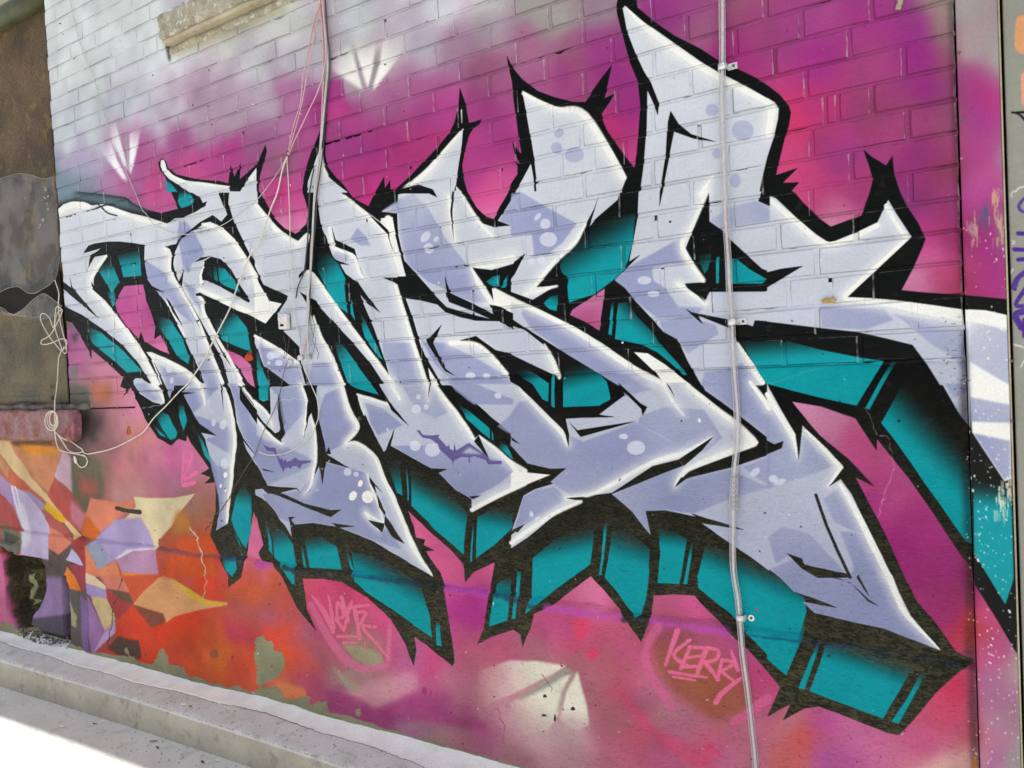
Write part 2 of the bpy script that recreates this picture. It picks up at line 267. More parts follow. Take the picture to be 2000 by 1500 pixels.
MURAL = '''
K g 107,382 150,374 200,379 245,385 262,398 290,411 315,416 348,408 335,378 322,345 312,332 309,318 316,309 325,316 328,328 345,341 385,350 430,354 446,358 451,322 458,345 471,318 468,350 482,338 498,325 508,305 519,282 521,295 517,310 508,345 505,372 520,397 537,427 556,446 577,457 598,438 602,415 597,395 589,372 597,330 607,300 620,268 628,245 636,219 638,225 636,260 634,300 640,325 655,345 672,362 690,387 720,403 735,372 750,345 752,368 762,352 763,370 770,372 795,350 825,318 850,292 875,262 887,240 894,212 898,171 910,207 915,240 928,238 940,234 936,241 925,248 915,265 907,295 902,325 905,350 912,375 930,405 948,423 964,428 975,405 990,380 998,358 1010,340 1010,325 1005,315 1014,320 1005,300 1000,277 1012,296 1018,300 1012,262 1003,195 1000,160 995,140 990,109 1003,135 1020,155 1050,178 1083,190 1120,199 1143,199 1155,180 1175,152 1195,127 1185,172 1180,192 1200,183 1190,200 1175,222 1177,237 1185,255 1200,277 1220,305 1238,328 1243,300 1247,250 1250,205 1245,158 1230,122 1217,75 1205,27 1203,12 1207,-5 1240,-5 1245,15 1277,42 1317,70 1367,95 1405,120 1440,135 1475,152 1500,168 1522,185 1540,207 1544,220 1540,245 1532,270 1520,318 1515,342 1557,328 1528,357 1560,356 1545,372 1553,378 1567,395 1600,427 1622,443 1682,421 1690,397 1698,375 1704,350 1697,325 1685,291 1700,305 1730,324 1742,304 1746,342 1757,375 1770,402 1792,435 1807,467 1800,485 1782,525 1760,567 1800,571 1885,577 1965,585 1990,590 1990,1280 1980,1265 1945,1205 1902,1137 1897,1108 1875,1085 1825,1007 1775,935 1740,892 1712,857 1711,880 1670,817 1605,794 1547,784 1600,850 1655,895 1707,950 1670,932 1725,1037 1765,1125 1790,1175 1827,1217 1865,1272 1900,1289 1900,1297 1875,1307 1827,1350 1782,1405 1755,1432 1730,1427 1680,1407 1625,1385 1600,1376 1572,1380 1530,1404 1545,1372 1500,1396 1525,1340 1500,1310 1462,1265 1410,1220 1370,1177 1357,1162 1317,1160 1277,1162 1271,1207 1255,1251 1225,1207 1180,1152 1155,1124 1120,1150 1082,1180 1045,1197 1038,1225 1030,1242 1023,1262 1018,1238 1005,1228 995,1231 960,1243 935,1257 947,1225 955,1162 966,1098 925,1117 908,1137 903,1100 875,1070 830,1030 797,997 807,1025 812,1050 830,1054 826,1065 848,1075 831,1077 860,1120 867,1140 880,1217 892,1290 888,1298 850,1268 812,1242 817,1270 812,1298 795,1255 767,1207 720,1165 670,1135 632,1129 595,1128 602,1187 622,1231 582,1185 552,1125 532,1100 510,1095 505,1080 512,1065 499,1008 490,1050 478,1107 475,1127 450,1146 450,1122 435,1097 410,1045 420,1000 420,942 400,944 412,932 392,925 410,915 375,867 367,850 365,862 350,857 335,870 310,855 290,825 275,795 262,770 255,757 240,776 247,760 235,755 240,737 212,710 180,682 180,702 175,690 155,652 140,630 126,627 100,622
c g f8 84,104,112 : 105,375 130,372 160,376 200,380 240,386 262,400 290,412 290,418 240,408 180,396 140,390 112,400
c g f14 120,138,150 : 105,340 135,345 150,372 140,388 105,395
B E 970,735 1115,722 1140,850 1180,950 1212,1060 1205,1150 1255,1115 1328,1268 1250,1240 1130,1170 1100,1090 1082,1150 1000,1060 920,950 900,870 930,800
B E 1730,1215 1880,1280 1960,1350 1990,1530 1960,1510 1930,1480 1870,1380 1760,1260
B G 722,752 710,880 680,1085 560,1010 450,960 470,920 560,860
B J -30,1000 5,1075 45,1260 5,1330 -80,1430 -60,1200
T A 1270,1400 1320,1420 1390,1500 1300,1500 > 1250,1400 1340,1480
T E 1400,-20 1490,20 1515,70 1490,105 1420,128 1385,80 > 1430,-40 1440,60
T E 800,560 870,540 935,700 870,790 820,700 770,620 > 840,520 850,660
T E 835,780 880,900 900,880 890,740 > 830,740 860,860
T E 920,490 1090,455 1102,655 965,668 > 1000,420 1010,600
T E 670,1060 720,1065 800,1105 960,1240 1112,1402 990,1412 860,1290 720,1180 > 640,1040 780,1170
T E 1215,960 1330,1000 1420,1130 1480,1290 1472,1345 1390,1290 1320,1170 1240,1060 > 1200,950 1340,1120
T E 1600,600 1680,565 1780,610 1840,700 1875,782 1760,740 1625,655 > 1650,540 1740,700
T E 1660,1000 1760,930 1850,960 1930,1060 1950,1180 1962,1250 1880,1220 1740,1160 1700,1090 > 1760,900 1830,1090
T J -5,-290 40,-140 100,-10 100,120 60,140 30,120 10,-40 > -60,-320 50,-60
T F 450,480 560,470 640,560 700,680 690,715 718,950 620,880 540,740 470,600 > 500,440 620,700
T F 735,830 750,860 775,1012 740,950 > 735,780 750,880
T F 815,940 860,1020 990,1312 955,1290 850,1140 830,1060 > 800,900 890,1100
T F 610,1160 700,1220 800,1370 920,1530 960,1585 800,1540 720,1500 670,1370 640,1290 > 590,1100 720,1350
T F 1105,715 1185,700 1195,790 1150,770 > 1100,640 1160,800
T F 1220,700 1280,730 1352,808 1230,790 > 1200,660 1270,770
T F 1800,700 1850,660 1900,650 1895,740 1840,735 > 1800,600 1870,720
T F 1935,690 1975,620 1950,745 1912,750 > 1960,620 1930,700
T G 600,280 700,200 960,170 940,400 905,540 880,600 800,680 640,800 440,865 430,740 440,680 390,630 370,580 400,490 > 620,220 780,560
T G 240,870 300,815 360,800 348,932 290,915 > 330,760 310,880
T G 830,870 900,860 980,980 1080,1080 1160,1190 1290,1330 1370,1430 1340,1430 1230,1330 1130,1250 1000,1190 800,1150 810,1020 > 1090,930 950,1110
T G 778,860 798,860 775,1122 748,1110 > 800,830 780,950
T G 1660,515 1750,520 1850,600 1988,682 1950,715 1670,718 > 1650,440 1720,600
T G 1590,510 1618,500 1612,712 1590,715 > 1600,400 1600,560
T G 1440,500 1560,480 1530,600 1500,640 > 1440,420 1600,700
T G 20,1380 130,1390 300,1500 290,1640 240,1620 160,1500 60,1440 > 100,1330 200,1520
T K 310,-80 335,-60 335,190 308,170 > 310,-200 320,-60
T G 400,1330 600,1340 740,1480 770,1600 770,1620 680,1670 400,1680 > 480,1330 530,1560
T H -210,1180 100,1150 400,1230 700,1290 900,1320 880,1360 690,1670 380,1600 -10,1500 -80,1400 > 180,1080 200,1330
T H 965,1320 1010,1310 910,1480 790,1700 755,1690 870,1480 > 1000,1240 880,1500
T L 1040,20 1200,-40 1330,60 1500,300 1585,420 1590,1260 1540,1235 1420,1060 1100,600 980,430 880,305 > 1500,400 1180,620
T J 1030,600 1130,560 1142,870 1100,850 > 1060,560 1110,900
T J 1178,650 1190,650 1195,915 1182,905 > 1180,600 1190,780
T J 1212,660 1370,690 1500,850 1650,1010 1635,1120 1620,1335 1400,1140 1215,950 > 1400,740 1330,980
T J 1725,1040 1860,970 2005,930 2005,1120 1860,1260 1715,1362 > 1840,900 1830,1160
T J 1690,1080 1702,1085 1685,1390 1668,1392 > 1700,1060 1680,1200
T K 160,1360 280,1260 450,1130 560,1050 655,1010 640,1200 612,1410 500,1490 360,1590 110,1795 150,1660 158,1500 > 330,1130 400,1380
T K 725,1080 752,1085 700,1490 680,1495 > 740,1020 720,1200
T O 40,-40 72,-30 35,330 5,330 > 50,-160 30,60
T N 1880,60 1990,0 1985,200 1975,340 1828,392 1850,200 > 1960,-130 1910,220
T K 795,1080 900,1130 1080,1290 1075,1500 1050,1680 1010,1800 970,1820 920,1760 820,1620 725,1510 760,1300 > 920,1080 880,1420
T K 1145,1110 1260,1150 1370,1210 1340,1400 1310,1560 1140,1552 1160,1330 > 1240,1080 1240,1300
T K 1402,1230 1422,1235 1372,1562 1340,1560 > 1410,1180 1390,1380
T K 1510,1270 1680,1290 1900,1400 2100,1500 2280,1640 2300,1780 2150,2260 2000,2110 1700,1790 1455,1590 1450,1500 > 1800,1270 1720,1560
T P -5,120 200,270 290,380 270,480 145,770 -5,640 > 260,200 100,520
T P 395,500 412,515 290,878 238,862 330,640 > 400,440 340,640
T P 452,520 830,560 1180,660 1100,760 900,1102 325,888 400,690 > 700,470 640,760
T P 1200,735 1240,740 1100,1000 1022,1142 960,1125 1080,950 > 1260,690 1140,900
T I 1840,880 1890,770 1960,880 1950,1180 1915,1290 1850,1180 1800,1060 > 1880,740 1890,980
T I 1820,1150 1840,1150 1905,1345 1885,1340 > 1820,1120 1870,1260
T I 1740,1340 1850,1365 1865,1440 1830,1502 1780,1450 > 1740,1300 1810,1420
T J 100,1100 200,1140 290,1250 310,1430 320,1560 290,1560 215,1450 140,1350 > 160,1060 220,1320
T J 65,1060 80,1070 130,1340 95,1300 > 60,1000 100,1240
T J 375,1190 520,1200 640,1270 672,1455 420,1440 > 480,1130 520,1340
T J 350,1270 370,1270 395,1440 370,1430 > 350,1200 380,1380
T J 750,1310 900,1340 1100,1430 1300,1590 1370,1790 1388,1980 1150,1800 900,1640 782,1540 > 1050,1330 1000,1600
T J 705,1310 725,1310 785,1500 760,1505 > 700,1260 750,1420
T N 1415,360 1445,370 1468,545 1425,530 > 1420,300 1440,420
T I 1215,190 1320,240 1390,380 1380,420 1340,437 1290,400 1230,290 > 1230,150 1310,320
T I 1200,310 1225,330 1310,422 1260,400 > 1200,280 1260,380
T I 1395,160 1440,170 1465,290 1440,375 1400,260 > 1400,120 1430,260
T I 1530,365 1560,400 1660,600 1665,640 1600,560 > 1520,340 1600,500
T L 1600,740 1720,700 1845,760 1895,830 1915,1500 1900,1560 1850,1712 1720,1500 1605,1310 > 1740,720 1720,1000
T J 1585,160 1650,200 1760,290 1830,350 1825,432 1740,360 1640,270 > 1640,120 1670,280
T J 1842,362 1852,368 1854,440 1842,438 > 1846,330 1848,400
T J 1900,450 1960,480 2010,590 1990,575 1900,500 > 1900,430 1960,530
k I w10 1220,250 1270,350 1310,415
k I w14 1395,200 1410,300 1435,370
k E w14 1650,590 1665,690
k E w10 1700,600 1710,710
k E w22 930,600 950,690
k F w16 700,730 720,900
k I w12 1800,1120 1850,1230 1900,1340
k K w14 298,-20 292,150
k G w14 1640,500 1635,715
k G w18 1570,330 1560,560
k H w24 920,1330 830,1500 730,1680
F A 1255,1260 1262,1248 1280,1250 1292,1275 1302,1320 1350,1370 1450,1410 1600,1425 1780,1455 1800,1505 1480,1505 1400,1450 1320,1400 1275,1350 1255,1300
F A 1870,1505 1920,1420 2005,1310 2005,1505
F B 500,1150 512,1280 545,1360 620,1430 720,1505 398,1505 405,1420 440,1325 470,1240
F B 1615,1000 1520,1100 1420,1220 1330,1320 1230,1420 1110,1505 1540,1505 1560,1440 1570,1350 1590,1230 1605,1120
F B 1560,1450 1555,1505 1605,1505
F C 75,705 200,775 330,828 560,878 640,960 720,1080 790,1190 895,1385 850,1505 190,1505 170,1240 130,1000
F C 145,1275 165,1380 175,1505 20,1505 80,1400
F C 862,60 875,40 890,50 960,130 1100,220 1270,340 1470,480 1620,570 1800,660 2005,775 2005,1170 1960,1350 1930,1505 1000,1505 1025,1300 1050,1000 1055,700 1060,610 1030,560 960,410 900,260
F D -10,765 50,800 82,850 75,930 40,1080 -10,1230
F E 448,140 500,95 580,76 650,76 720,105 800,95 880,115 980,155 1150,195 1300,245 1370,205 1430,200 1540,150 1600,110 1565,45 1480,-5 1700,-5 1735,80 1775,175 1730,232 1660,180 1560,235 1480,300 1400,350 1385,405 1290,425 1330,450 1340,600 1380,720 1500,960 1620,1180 1700,1350 1745,1505 1610,1505 1560,1400 1440,1140 1300,870 1190,740 1150,680 1130,560 1130,415 1050,400 940,388 840,388 740,402 690,420 650,480 790,440 700,510 838,488 760,600 712,690 725,770 870,930 1000,1090 1100,1230 1180,1370 1250,1505 1190,1505 1080,1340 960,1200 800,1070 640,960 500,890 484,780 480,660 460,440
F Z 930,960 960,925 1040,925 1150,1000 1230,1060 1340,1190 1356,1250 1310,1268 1200,1220 1050,1120 960,1030
F E 1140,1250 1180,1250 1330,1315 1450,1380 1530,1445 1580,1510 1290,1510 1210,1340
F E 1560,270 1600,240 1640,232 1740,280 1850,390 1950,560 2010,640 2010,985 1850,925 1700,850 1560,790 1525,800 1580,830 1590,900 1640,1060 1750,1290 1860,1430 1915,1510 1790,1510 1740,1310 1620,1100 1500,890 1420,750 1380,660 1355,560 1365,470 1400,400 1480,320
K E 1590,545 1650,505 1730,525 1800,600 1870,720 1955,850 1945,865 1720,740 1610,690 1560,745 1555,650
T E 1600,620 1660,575 1760,600 1840,700 1878,785 1760,735 1655,672 > 1640,540 1740,690
w E 1605,690 1560,745 1555,650 1590,545 1600,545 1575,650 1582,690
k E w14 1650,560 1668,690
k E w10 1690,560 1712,712
F E 1790,-5 2010,-5 2010,560 1960,500 1900,380 1830,240 1800,150 1780,90
F F -10,70 130,250 320,400 408,310 390,470 375,600 330,650 245,810 60,725 -10,580
w F -10,650 70,790 110,850 200,870 75,1028 -10,985
F F 470,-5 655,-5 770,95 870,170 970,245 975,205 1065,195 1085,330 1130,500 1168,668 1095,668 985,668 1085,710 1130,860 1190,1040 1250,1230 1350,1510 1060,1510 1000,1300 920,1060 810,800 870,830 780,700 700,640 655,565 600,500 540,340 500,240
F F 330,680 400,605 450,630 640,900 850,1180 1080,1510 1005,1510 900,1350 760,1180 600,1010 500,900 440,860 340,780
F F 330,640 340,780 400,870 430,920 470,1060 560,1240 695,1510 440,1510 395,1440 350,1330 330,1200 210,1080 165,950 240,840 245,800
F F -10,1110 215,1238 340,1330 390,1510 270,1510 150,1420 60,1360 -10,1180
F F 980,155 1110,80 1110,20 1250,-10 1600,-10 1620,50 1750,240 1860,275 1990,262 1890,225 2010,35 2010,560 1840,610 1690,590 1860,880 1900,1010 1480,905 1440,870 1160,545 1105,310 1100,165
F F 1165,830 1300,850 1420,880 1480,940 1710,1005 1900,1010 2010,1075 2010,1267 1870,1235 1715,1125 1590,1160 1740,1215 1850,1310 1960,1420 2010,1510 1455,1510 1300,1240 1230,1010
w F 1345,1370 1435,1510 1368,1510
w F 1840,750 2010,832 2010,960 1860,880
F G -10,45 80,-5 840,-5 825,60 650,210 600,270 580,245 545,310 500,400 380,505 260,640 170,745 345,730 160,842 -10,780 -10,680 20,640 100,480 -10,560
F G -10,828 200,910 500,1060 700,1180 900,1320 1060,1420 1190,1510 830,1510 400,1250 130,1080 -10,985
F G -10,1040 100,1080 240,1190 300,1300 375,1450 180,1360 -10,1270
w G 950,1250 1060,1260 1200,1350 1400,1510 1200,1510 1130,1420
F G 990,-5 1530,-5 1430,250 1355,440 1430,580 1505,705 1345,715 1500,860 1540,780 1975,778 2010,760 2010,1010 1895,1003 1880,1050 1740,1005 1440,950 1580,985 1690,1050 1770,1200 1960,1510 1480,1510 1370,1320 1290,1150 1180,1090 1070,970 960,850 880,750 800,688 1000,492 915,545 945,380 980,180
F G 1535,-5 2010,-5 2010,622 1950,600 1700,370 1640,300 1540,230
F H -10,20 60,50 250,230 380,335 480,400 700,310 850,240 935,60 1000,170 1118,350 960,490 610,828 900,845 1300,890 1548,920 1568,925 1568,1510 1340,1510 1240,1350 1125,1195 900,1140 700,1095 380,1060 -10,1013 -10,745 100,680 270,578 100,600 -10,628
w H 1560,918 1700,925 1862,962 1880,1505 1570,1505
F I 1190,-5 1270,60 1295,130 1270,160 1200,140 1090,70 1040,-5
F I 1285,-5 1365,-5 1335,112
F I 1425,60 1480,-5 1735,-5 1745,60 1790,130 1830,280 1845,400 1830,620 1800,850 1778,1090 1685,1145 1715,970 1700,700 1640,560 1600,430 1575,380 1700,408 1560,310 1515,240
F I 1775,-5 1860,-5 2010,200 2010,560 1900,420 1850,300 1830,120
F I 1900,440 2010,565 2010,640 1930,510
k I w16 1860,20 1950,150 2010,250
F J 110,20 200,20 175,100 190,240 205,290 188,370 150,385 60,300 -10,200 -10,130 80,220 120,240
F J -10,270 100,380 210,470 190,380 240,300 175,30 350,-10 385,60 405,140 395,230 380,430 428,215 475,380 482,560 455,720 425,820 365,870 320,812 180,805 85,795 -10,585
F J 310,812 370,870 430,835 500,640 520,780 545,600 740,655 560,545 560,500 500,270 470,100 480,-60 650,-20 690,40 750,230 810,340 715,465 790,450 940,555 1000,700 1100,900 1240,1280 1390,1510 1200,1400 900,1220 640,1115 450,1085 300,1098 262,1120 280,1195 180,1060 80,920 -10,870 -10,825 45,818 90,860
F J 785,75 900,100 1030,150 960,0 1380,-15 1520,150 1640,330 1700,430 1740,395 1860,500 2010,615 2010,828 1680,1005 1680,900 1560,830 1420,690 1370,660 1060,480 1005,530 880,290
F J 1495,-10 1600,60 1720,150 1850,270 2010,400 2010,-10
F K -10,-20 60,20 400,355 425,270 560,262 800,258 680,238 890,80 830,-10 1360,-10 1500,90 1740,290 1925,455 1900,485 1380,680 1262,812 1335,640 1300,590 1100,640 780,850 600,870 410,893 330,780 300,765 430,655 300,660 120,620 60,560 -10,480
w K -10,608 60,680 100,690 305,708 -10,835
F K 330,775 430,890 550,912 350,1010 120,1200 -10,1285 -10,1180 100,1095 -5,1150 90,870 180,820
F K 778,860 1200,690 1335,640 1265,812 1370,735 1720,650 2010,550 2010,1460 1850,1340 1620,1180 1480,1085 1810,1138 1500,1050 1200,985 1045,990 1085,1180 940,1000
F L -10,-10 10,40 220,400 232,590 270,320 580,650 465,805 565,740 650,860 970,1510 90,1510 -10,1430
F L 1350,-10 1572,-10 1578,340 1500,250 1430,130
w L 1570,-10 1888,-10 1898,730 1842,755 1590,370
F P 70,-10 968,-10 1022,130 1110,310 1350,585 900,410 360,290 270,200 540,250 350,180 200,120
F K 1475,-15 1510,50 1720,200 2010,430 2010,150 1885,-15
v K 1475,-15 1510,50 1720,200 2010,430 2010,150 1885,-15
v F 440,1330 560,1330 700,1510 390,1510
v F 985,1175 1225,1180 1350,1510 1070,1510 1000,1300
v F 20,1180 200,1270 330,1350 380,1510 270,1510 150,1420 60,1350
v G 400,1180 700,1330 900,1420 1000,1510 830,1510 600,1360
v E 1130,540 1160,550 1310,640 1310,700 1370,730 1560,1010 1480,1010 1300,860 1190,740 1150,680
v E 1400,225 1460,240 1530,340 1600,490 1500,560 1470,640 1430,570 1400,420 1380,380
v E 1540,1330 1640,1300 1730,1450 1700,1510 1600,1510
v E 1200,1340 1300,1370 1450,1440 1540,1510 1290,1510
v E 1420,690 1530,760 1530,800 1570,860 1590,960 1500,840
v F 735,370 790,280 850,340 900,420 820,420
v F 600,500 640,440 740,490 700,540 620,530
v F 980,150 1110,60 1230,10 1350,140 1480,360 1640,560 1760,700 1860,850 1480,760 1340,700 1170,550 1110,310 1110,170
v F 1480,680 1700,620 1850,860 1700,860 1520,790
v F 1990,60 1900,230 2010,260
v F 1300,1170 1480,1180 1700,1290 1900,1400 2010,1500 1560,1500 1400,1350
v G -10,10 80,5 250,110 500,245 390,400 280,480 170,490 150,330 -10,345
v G 80,910 300,1000 560,1120 900,1350 1080,1500 830,1510 400,1250 160,1080 80,960
v G 1320,355 1310,480 1355,560 1240,560 1090,590 1100,690 1200,760 1300,900 1500,900 1400,990 1130,985 960,850 880,750 800,688 900,590 1100,480
v G 1150,1010 1400,980 1590,1040 1610,1110 1370,1265 1290,1150 1180,1090
v G 1540,225 1700,120 1880,70 2010,90 2010,230 1700,275 1640,300
v G 1500,1410 1700,1380 1800,1330 1930,1500 1480,1510
v H 400,900 900,910 980,1000 760,1075 420,1060
v H 950,950 1300,1000 1560,1060 1560,1440 1450,1300 1250,1170 1050,1000
v I 1425,60 1560,-5 1735,-5 1640,100 1510,230
v I 1510,240 1780,330 1830,420 1815,560 1600,430 1690,405 1560,310
v I 1640,560 1700,640 1820,650 1800,850 1770,1090 1690,1140 1715,970
v I 1210,-5 1280,60 1290,120 1200,130 1080,50 1050,-5
v I 1285,-5 1365,-5 1335,105
v I 1780,-5 1860,0 2010,220 2010,550 1900,410 1850,290 1830,120
v J 115,30 380,30 390,210 230,390 180,100
v J -10,390 60,430 215,480 400,560 470,600 440,640 90,790 -10,580
v J 490,250 540,80 650,30 690,200 770,330 690,470 560,540 545,440
v J 200,850 340,840 550,610 740,660 870,690 960,900 1130,1290 900,1210 640,1110 450,1080 300,1095 180,1050 40,860
v J 850,140 1000,190 1150,320 960,400 900,300
v J 1150,20 1370,10 1500,220 1400,270 1250,200
v J 1070,480 1400,480 1700,560 1950,600 2010,680 1900,780 1680,900 1560,830 1420,690
v J 1500,-30 1700,-10 2010,120 2010,160 1700,160 1560,50
v K 150,120 250,230 400,380 560,450 960,300 1330,500 1100,600 760,770 600,840 450,860 300,765 430,655 300,660 120,620 60,560 -10,480 -10,230 60,140
v J 1880,330 2010,230 2010,400 1960,380
v K 860,20 1000,0 1100,40 880,100
v K 1000,250 1200,180 1500,200 1640,420 1500,540 1330,500 1160,400 980,310
v K 780,862 1200,690 1335,640 1265,812 1370,735 1690,670 2010,810 1780,870 1420,1010 1200,980 1045,988 1085,1170 940,1000
v K 2010,560 1800,650 2010,800
v K 90,880 180,830 330,800 420,890 400,920 120,1090 20,1130
v L -10,170 60,180 150,400 225,590 270,400 510,640 150,770 -10,820
v L 110,1110 320,1170 520,1380 600,1470 300,1410 180,1330 60,1400 0,1200
v L 540,820 760,1190 520,1080 430,900
v L 700,1160 760,1200 960,1500 700,1500 560,1150
v L 20,1440 200,1370 420,1450 640,1500 760,1240 930,1505 90,1510
v L 1580,100 1890,160 1890,300 1580,290
v L 1600,380 1890,440 1890,720 1840,745
v L 1380,-5 1560,-5 1560,60 1450,110
v H 1570,1010 1875,1080 1885,1505 1800,1460 1570,1320
v P 80,0 560,-5 900,10 1040,300 1330,575 900,410 360,290 270,200 540,250 200,120
v B 1150,1495 1230,1450 1300,1505
l I 1510,230 1720,60 1750,100 1800,150 1760,290
l I 1610,430 1800,540 1690,690
l J 240,400 390,230 470,430 470,560 300,560
l J 90,790 300,720 470,640 430,800 340,830 310,812
l J 1100,130 1200,180 1520,350 1700,440 1500,560 1260,420 1030,420
l J 1380,265 1520,215 1620,350 1700,430 1600,420
l J 1720,150 2010,60 2010,230 1860,250
l K 680,240 890,80 1000,20 1160,0 1340,60 1520,200 1200,190 900,260
l K 1430,1015 2010,820 2010,1350 1810,1180 1480,1085 1810,1138
l K 1700,690 2010,830 1900,880 1680,760
l G 1380,1260 1500,1170 1700,1150 1800,1330 1700,1390 1480,1410
l H 930,960 1100,1010 1560,1320 1568,1505 1380,1400 1240,1200
l J 550,620 700,500 800,460 930,560 900,640
W A w14,26,18,14 1270,1270 1300,1340 1450,1420 1790,1460
W A w20,14 1960,1400 2000,1340
W C w10,50,50,40 890,60 1100,260 1500,540 2000,800
W C w30,40,60,50 85,730 330,850 570,900 870,1390
W D w60,50 30,850 0,1050
W C w8,26,40 1565,1370 1520,1440 1475,1520
W H w30,50,40,40 0,50 240,250 480,410 850,260
W H w40,30,30 920,110 1000,250 1080,360
W H w30,36,40 1090,360 850,580 600,810
W H w30,60,90,90 600,835 950,870 1300,930 1560,970
W G w34,34,36,40 1520,0 1400,280 1330,430 1490,690
W G w30,40,34 1290,720 1400,790 1510,870
W G w30,40,46,46 0,835 450,1060 900,1350 1190,1500
W G w20,40,36 1760,1180 1860,1340 1960,1490
W G w16,34,36,36 575,240 490,395 340,540 150,765
W G w20,26 350,735 100,800
W G w16,40,30 250,1190 320,1320 370,1450
W K w36,40,50,60 1370,10 1550,160 1750,310 1880,440
W K w60,36,18 1890,460 1380,665 1270,805
W K w14,36,36,28,24 1560,415 1350,535 1080,620 640,855 420,890
W K w14,30,34,18 60,40 200,190 380,370 442,480
W K w30,34,34 540,918 300,1030 -10,1240
W K w8,22,8 1180,10 1250,130 1340,250
W K w26,34 1860,-15 2010,190
W L w36,44,40,10 -10,80 110,270 200,420 228,580
W L w14,34,38 275,340 430,500 570,650
W L w34,16 565,655 470,800
W L w24,44,50,44 560,780 700,1020 820,1270 940,1505
W P w44,46,34,12 936,-15 1015,190 1092,322 1335,572
W E w40,50,46 470,150 560,100 680,110
W E w20,34,34,24 800,110 950,160 1120,220 1290,255
W E w20,34,30,20 830,500 740,620 715,690 730,760
W E w30,44,44,40 720,760 900,980 1090,1240 1230,1500
W E w16,30,26,26,24,26 1280,440 1325,480 1330,620 1420,780 1560,1040 1740,1490
W E w20,40,44,40,40 1580,250 1700,280 1830,400 1950,580 2000,700
W E w20,40,34 1560,760 1750,850 1990,960
W E w14,24,26,30 1540,805 1585,850 1620,1000 1880,1460
W E w12,36,40,30 1160,1270 1300,1320 1450,1400 1560,1500
W E w10,12 1180,1290 1260,1500
W E w12,10 1300,860 1440,1120
W I w30,26,14 1200,0 1265,70 1285,140
W I w30,20,8 1560,0 1590,100 1592,165
W I w20,26,30,28,26,16 1745,30 1790,150 1835,400 1820,620 1790,880 1770,1080
W I w16,24,20 1870,0 1950,90 2005,170
W J w20,24,10 -10,130 90,230 130,330
W J w18,26,20 -10,250 110,400 205,465
W J w20,22,24,10 350,0 395,140 395,240 380,400
W J w10,22,26,22,14,6 428,220 470,380 478,560 450,740 420,820 370,865
W J w30,36,36,16 665,0 740,220 800,340 715,460
W J w14,30,34,34,34,44,20 715,465 800,460 940,570 1010,760 1120,1000 1230,1270 1370,1490
W J w16,24,24 790,80 920,125 1030,155
W J w10,16 800,110 850,240
W J w30,20 1060,10 1130,120
W J w30,34,34 1395,0 1560,220 1690,420
W J w12,30,40,40 1745,410 1860,500 2000,620 2100,680
W J w34,36,34 1680,985 1840,900 2100,780
W J w8,16,10,8 880,700 915,820 960,960 1000,1090
W J w16,12 850,1005 1000,1090
W J w10,10 850,1005 960,1140
W J w10,8 1340,0 1345,130
W F w30,40,40 0,100 180,310 320,400
W F w24,30,20 330,400 405,330 400,400
W F w20,30,30,34 395,620 460,670 650,930 1070,1500
W F w14,26,30,30 440,930 500,1120 570,1250 680,1500
W F w24,26,24,22,16 575,285 610,430 755,500 810,640 850,675
W F w20,36,36,30 690,30 870,180 980,270 1050,400
W F w60,50,40 1030,210 1080,440 1140,660
W F w30,34,36,34 1090,730 1130,870 1200,1090 1330,1490
W F w20,30,30,16 1500,30 1520,180 1540,300 1555,390
W F w24,30,20 1610,30 1740,230 1850,350
W F w10,50,40 1680,590 1750,720 1850,880
W F w60,50,30 2000,520 1830,570 1720,580
W F w26,34 1860,760 2005,840
W F w30,36,30 1520,1180 1740,1200 1960,1420
W F w20,26,24 -10,1125 130,1200 320,1330
W B w20,30,16 505,1160 520,1290 560,1370
W B w10,30,40,30 1610,1010 1450,1200 1330,1340 1150,1480
W B w14,8 1602,860 1605,960
K C 1055,600 1085,650 1145,805 1135,902 1100,800 1055,705
K C 1235,865 1300,970 1400,1050 1595,1108 1420,1085 1265,1030 1235,1180 1195,1400 1175,1510 1155,1510 1200,1200 1215,950
K C 130,1040 150,1100 175,1290 190,1410 175,1380 145,1280
K G 1155,-10 1150,122 1178,-10
K G 1350,910 1400,940 1560,975 1690,1010 1690,1060 1450,965 1490,1035 1400,960
K G 1345,720 1440,780 1510,870 1450,810 1370,755
K G 915,545 1000,490 930,560
K G 1920,70 2010,110 2010,-10 1950,-10
K G 640,130 675,20 640,150 600,270 575,250
K F 1110,5 1110,-20 1260,-60 1380,-20 1415,42 1350,12 1110,12
K F 1530,-5 1515,150 1548,390 1530,150 1545,-5
K F 1475,675 1505,740 1520,790 1690,870 1855,955 1825,880 1900,895 2010,950 2010,1080 1900,925 1880,940 1905,1010 1850,1000 1690,930 1510,860 1488,800
K F 1160,540 1250,640 1440,850 1490,900 1690,960 1700,935 1725,1005 1600,980 1480,940 1420,880 1290,830 1165,830 1100,700 1100,660 1170,660
K F 1450,1035 1385,1180 1480,1380 1640,1502 1560,1440 1470,1395 1345,1190 1330,1155 1380,1110
K F 590,265 622,375 770,445 800,560 852,680 815,600 780,500 755,478 620,425
K F 880,175 975,245 1030,300 1045,380 1078,500 1025,330 960,262
K F 650,560 600,520 730,572
K F 780,690 880,830 968,945 870,870 810,800
K F 340,780 400,815 470,850 500,905 440,980 400,880
K F 60,725 245,815 240,830 150,795 165,830 240,842 200,872 100,850
K F 1470,655 1500,760 1490,830
K E 540,655 562,740 772,992 650,890 490,755 490,700 555,748
K E 1625,272 1500,300 1420,360 1370,440 1350,520 1358,440 1410,345 1490,292
K E 1435,582 1422,740 1395,700 1418,650
K E 1295,825 1325,855 1432,1062 1345,935
K E 1150,715 1282,785 1200,765
K E 1520,550 1570,512 1650,500 1590,528
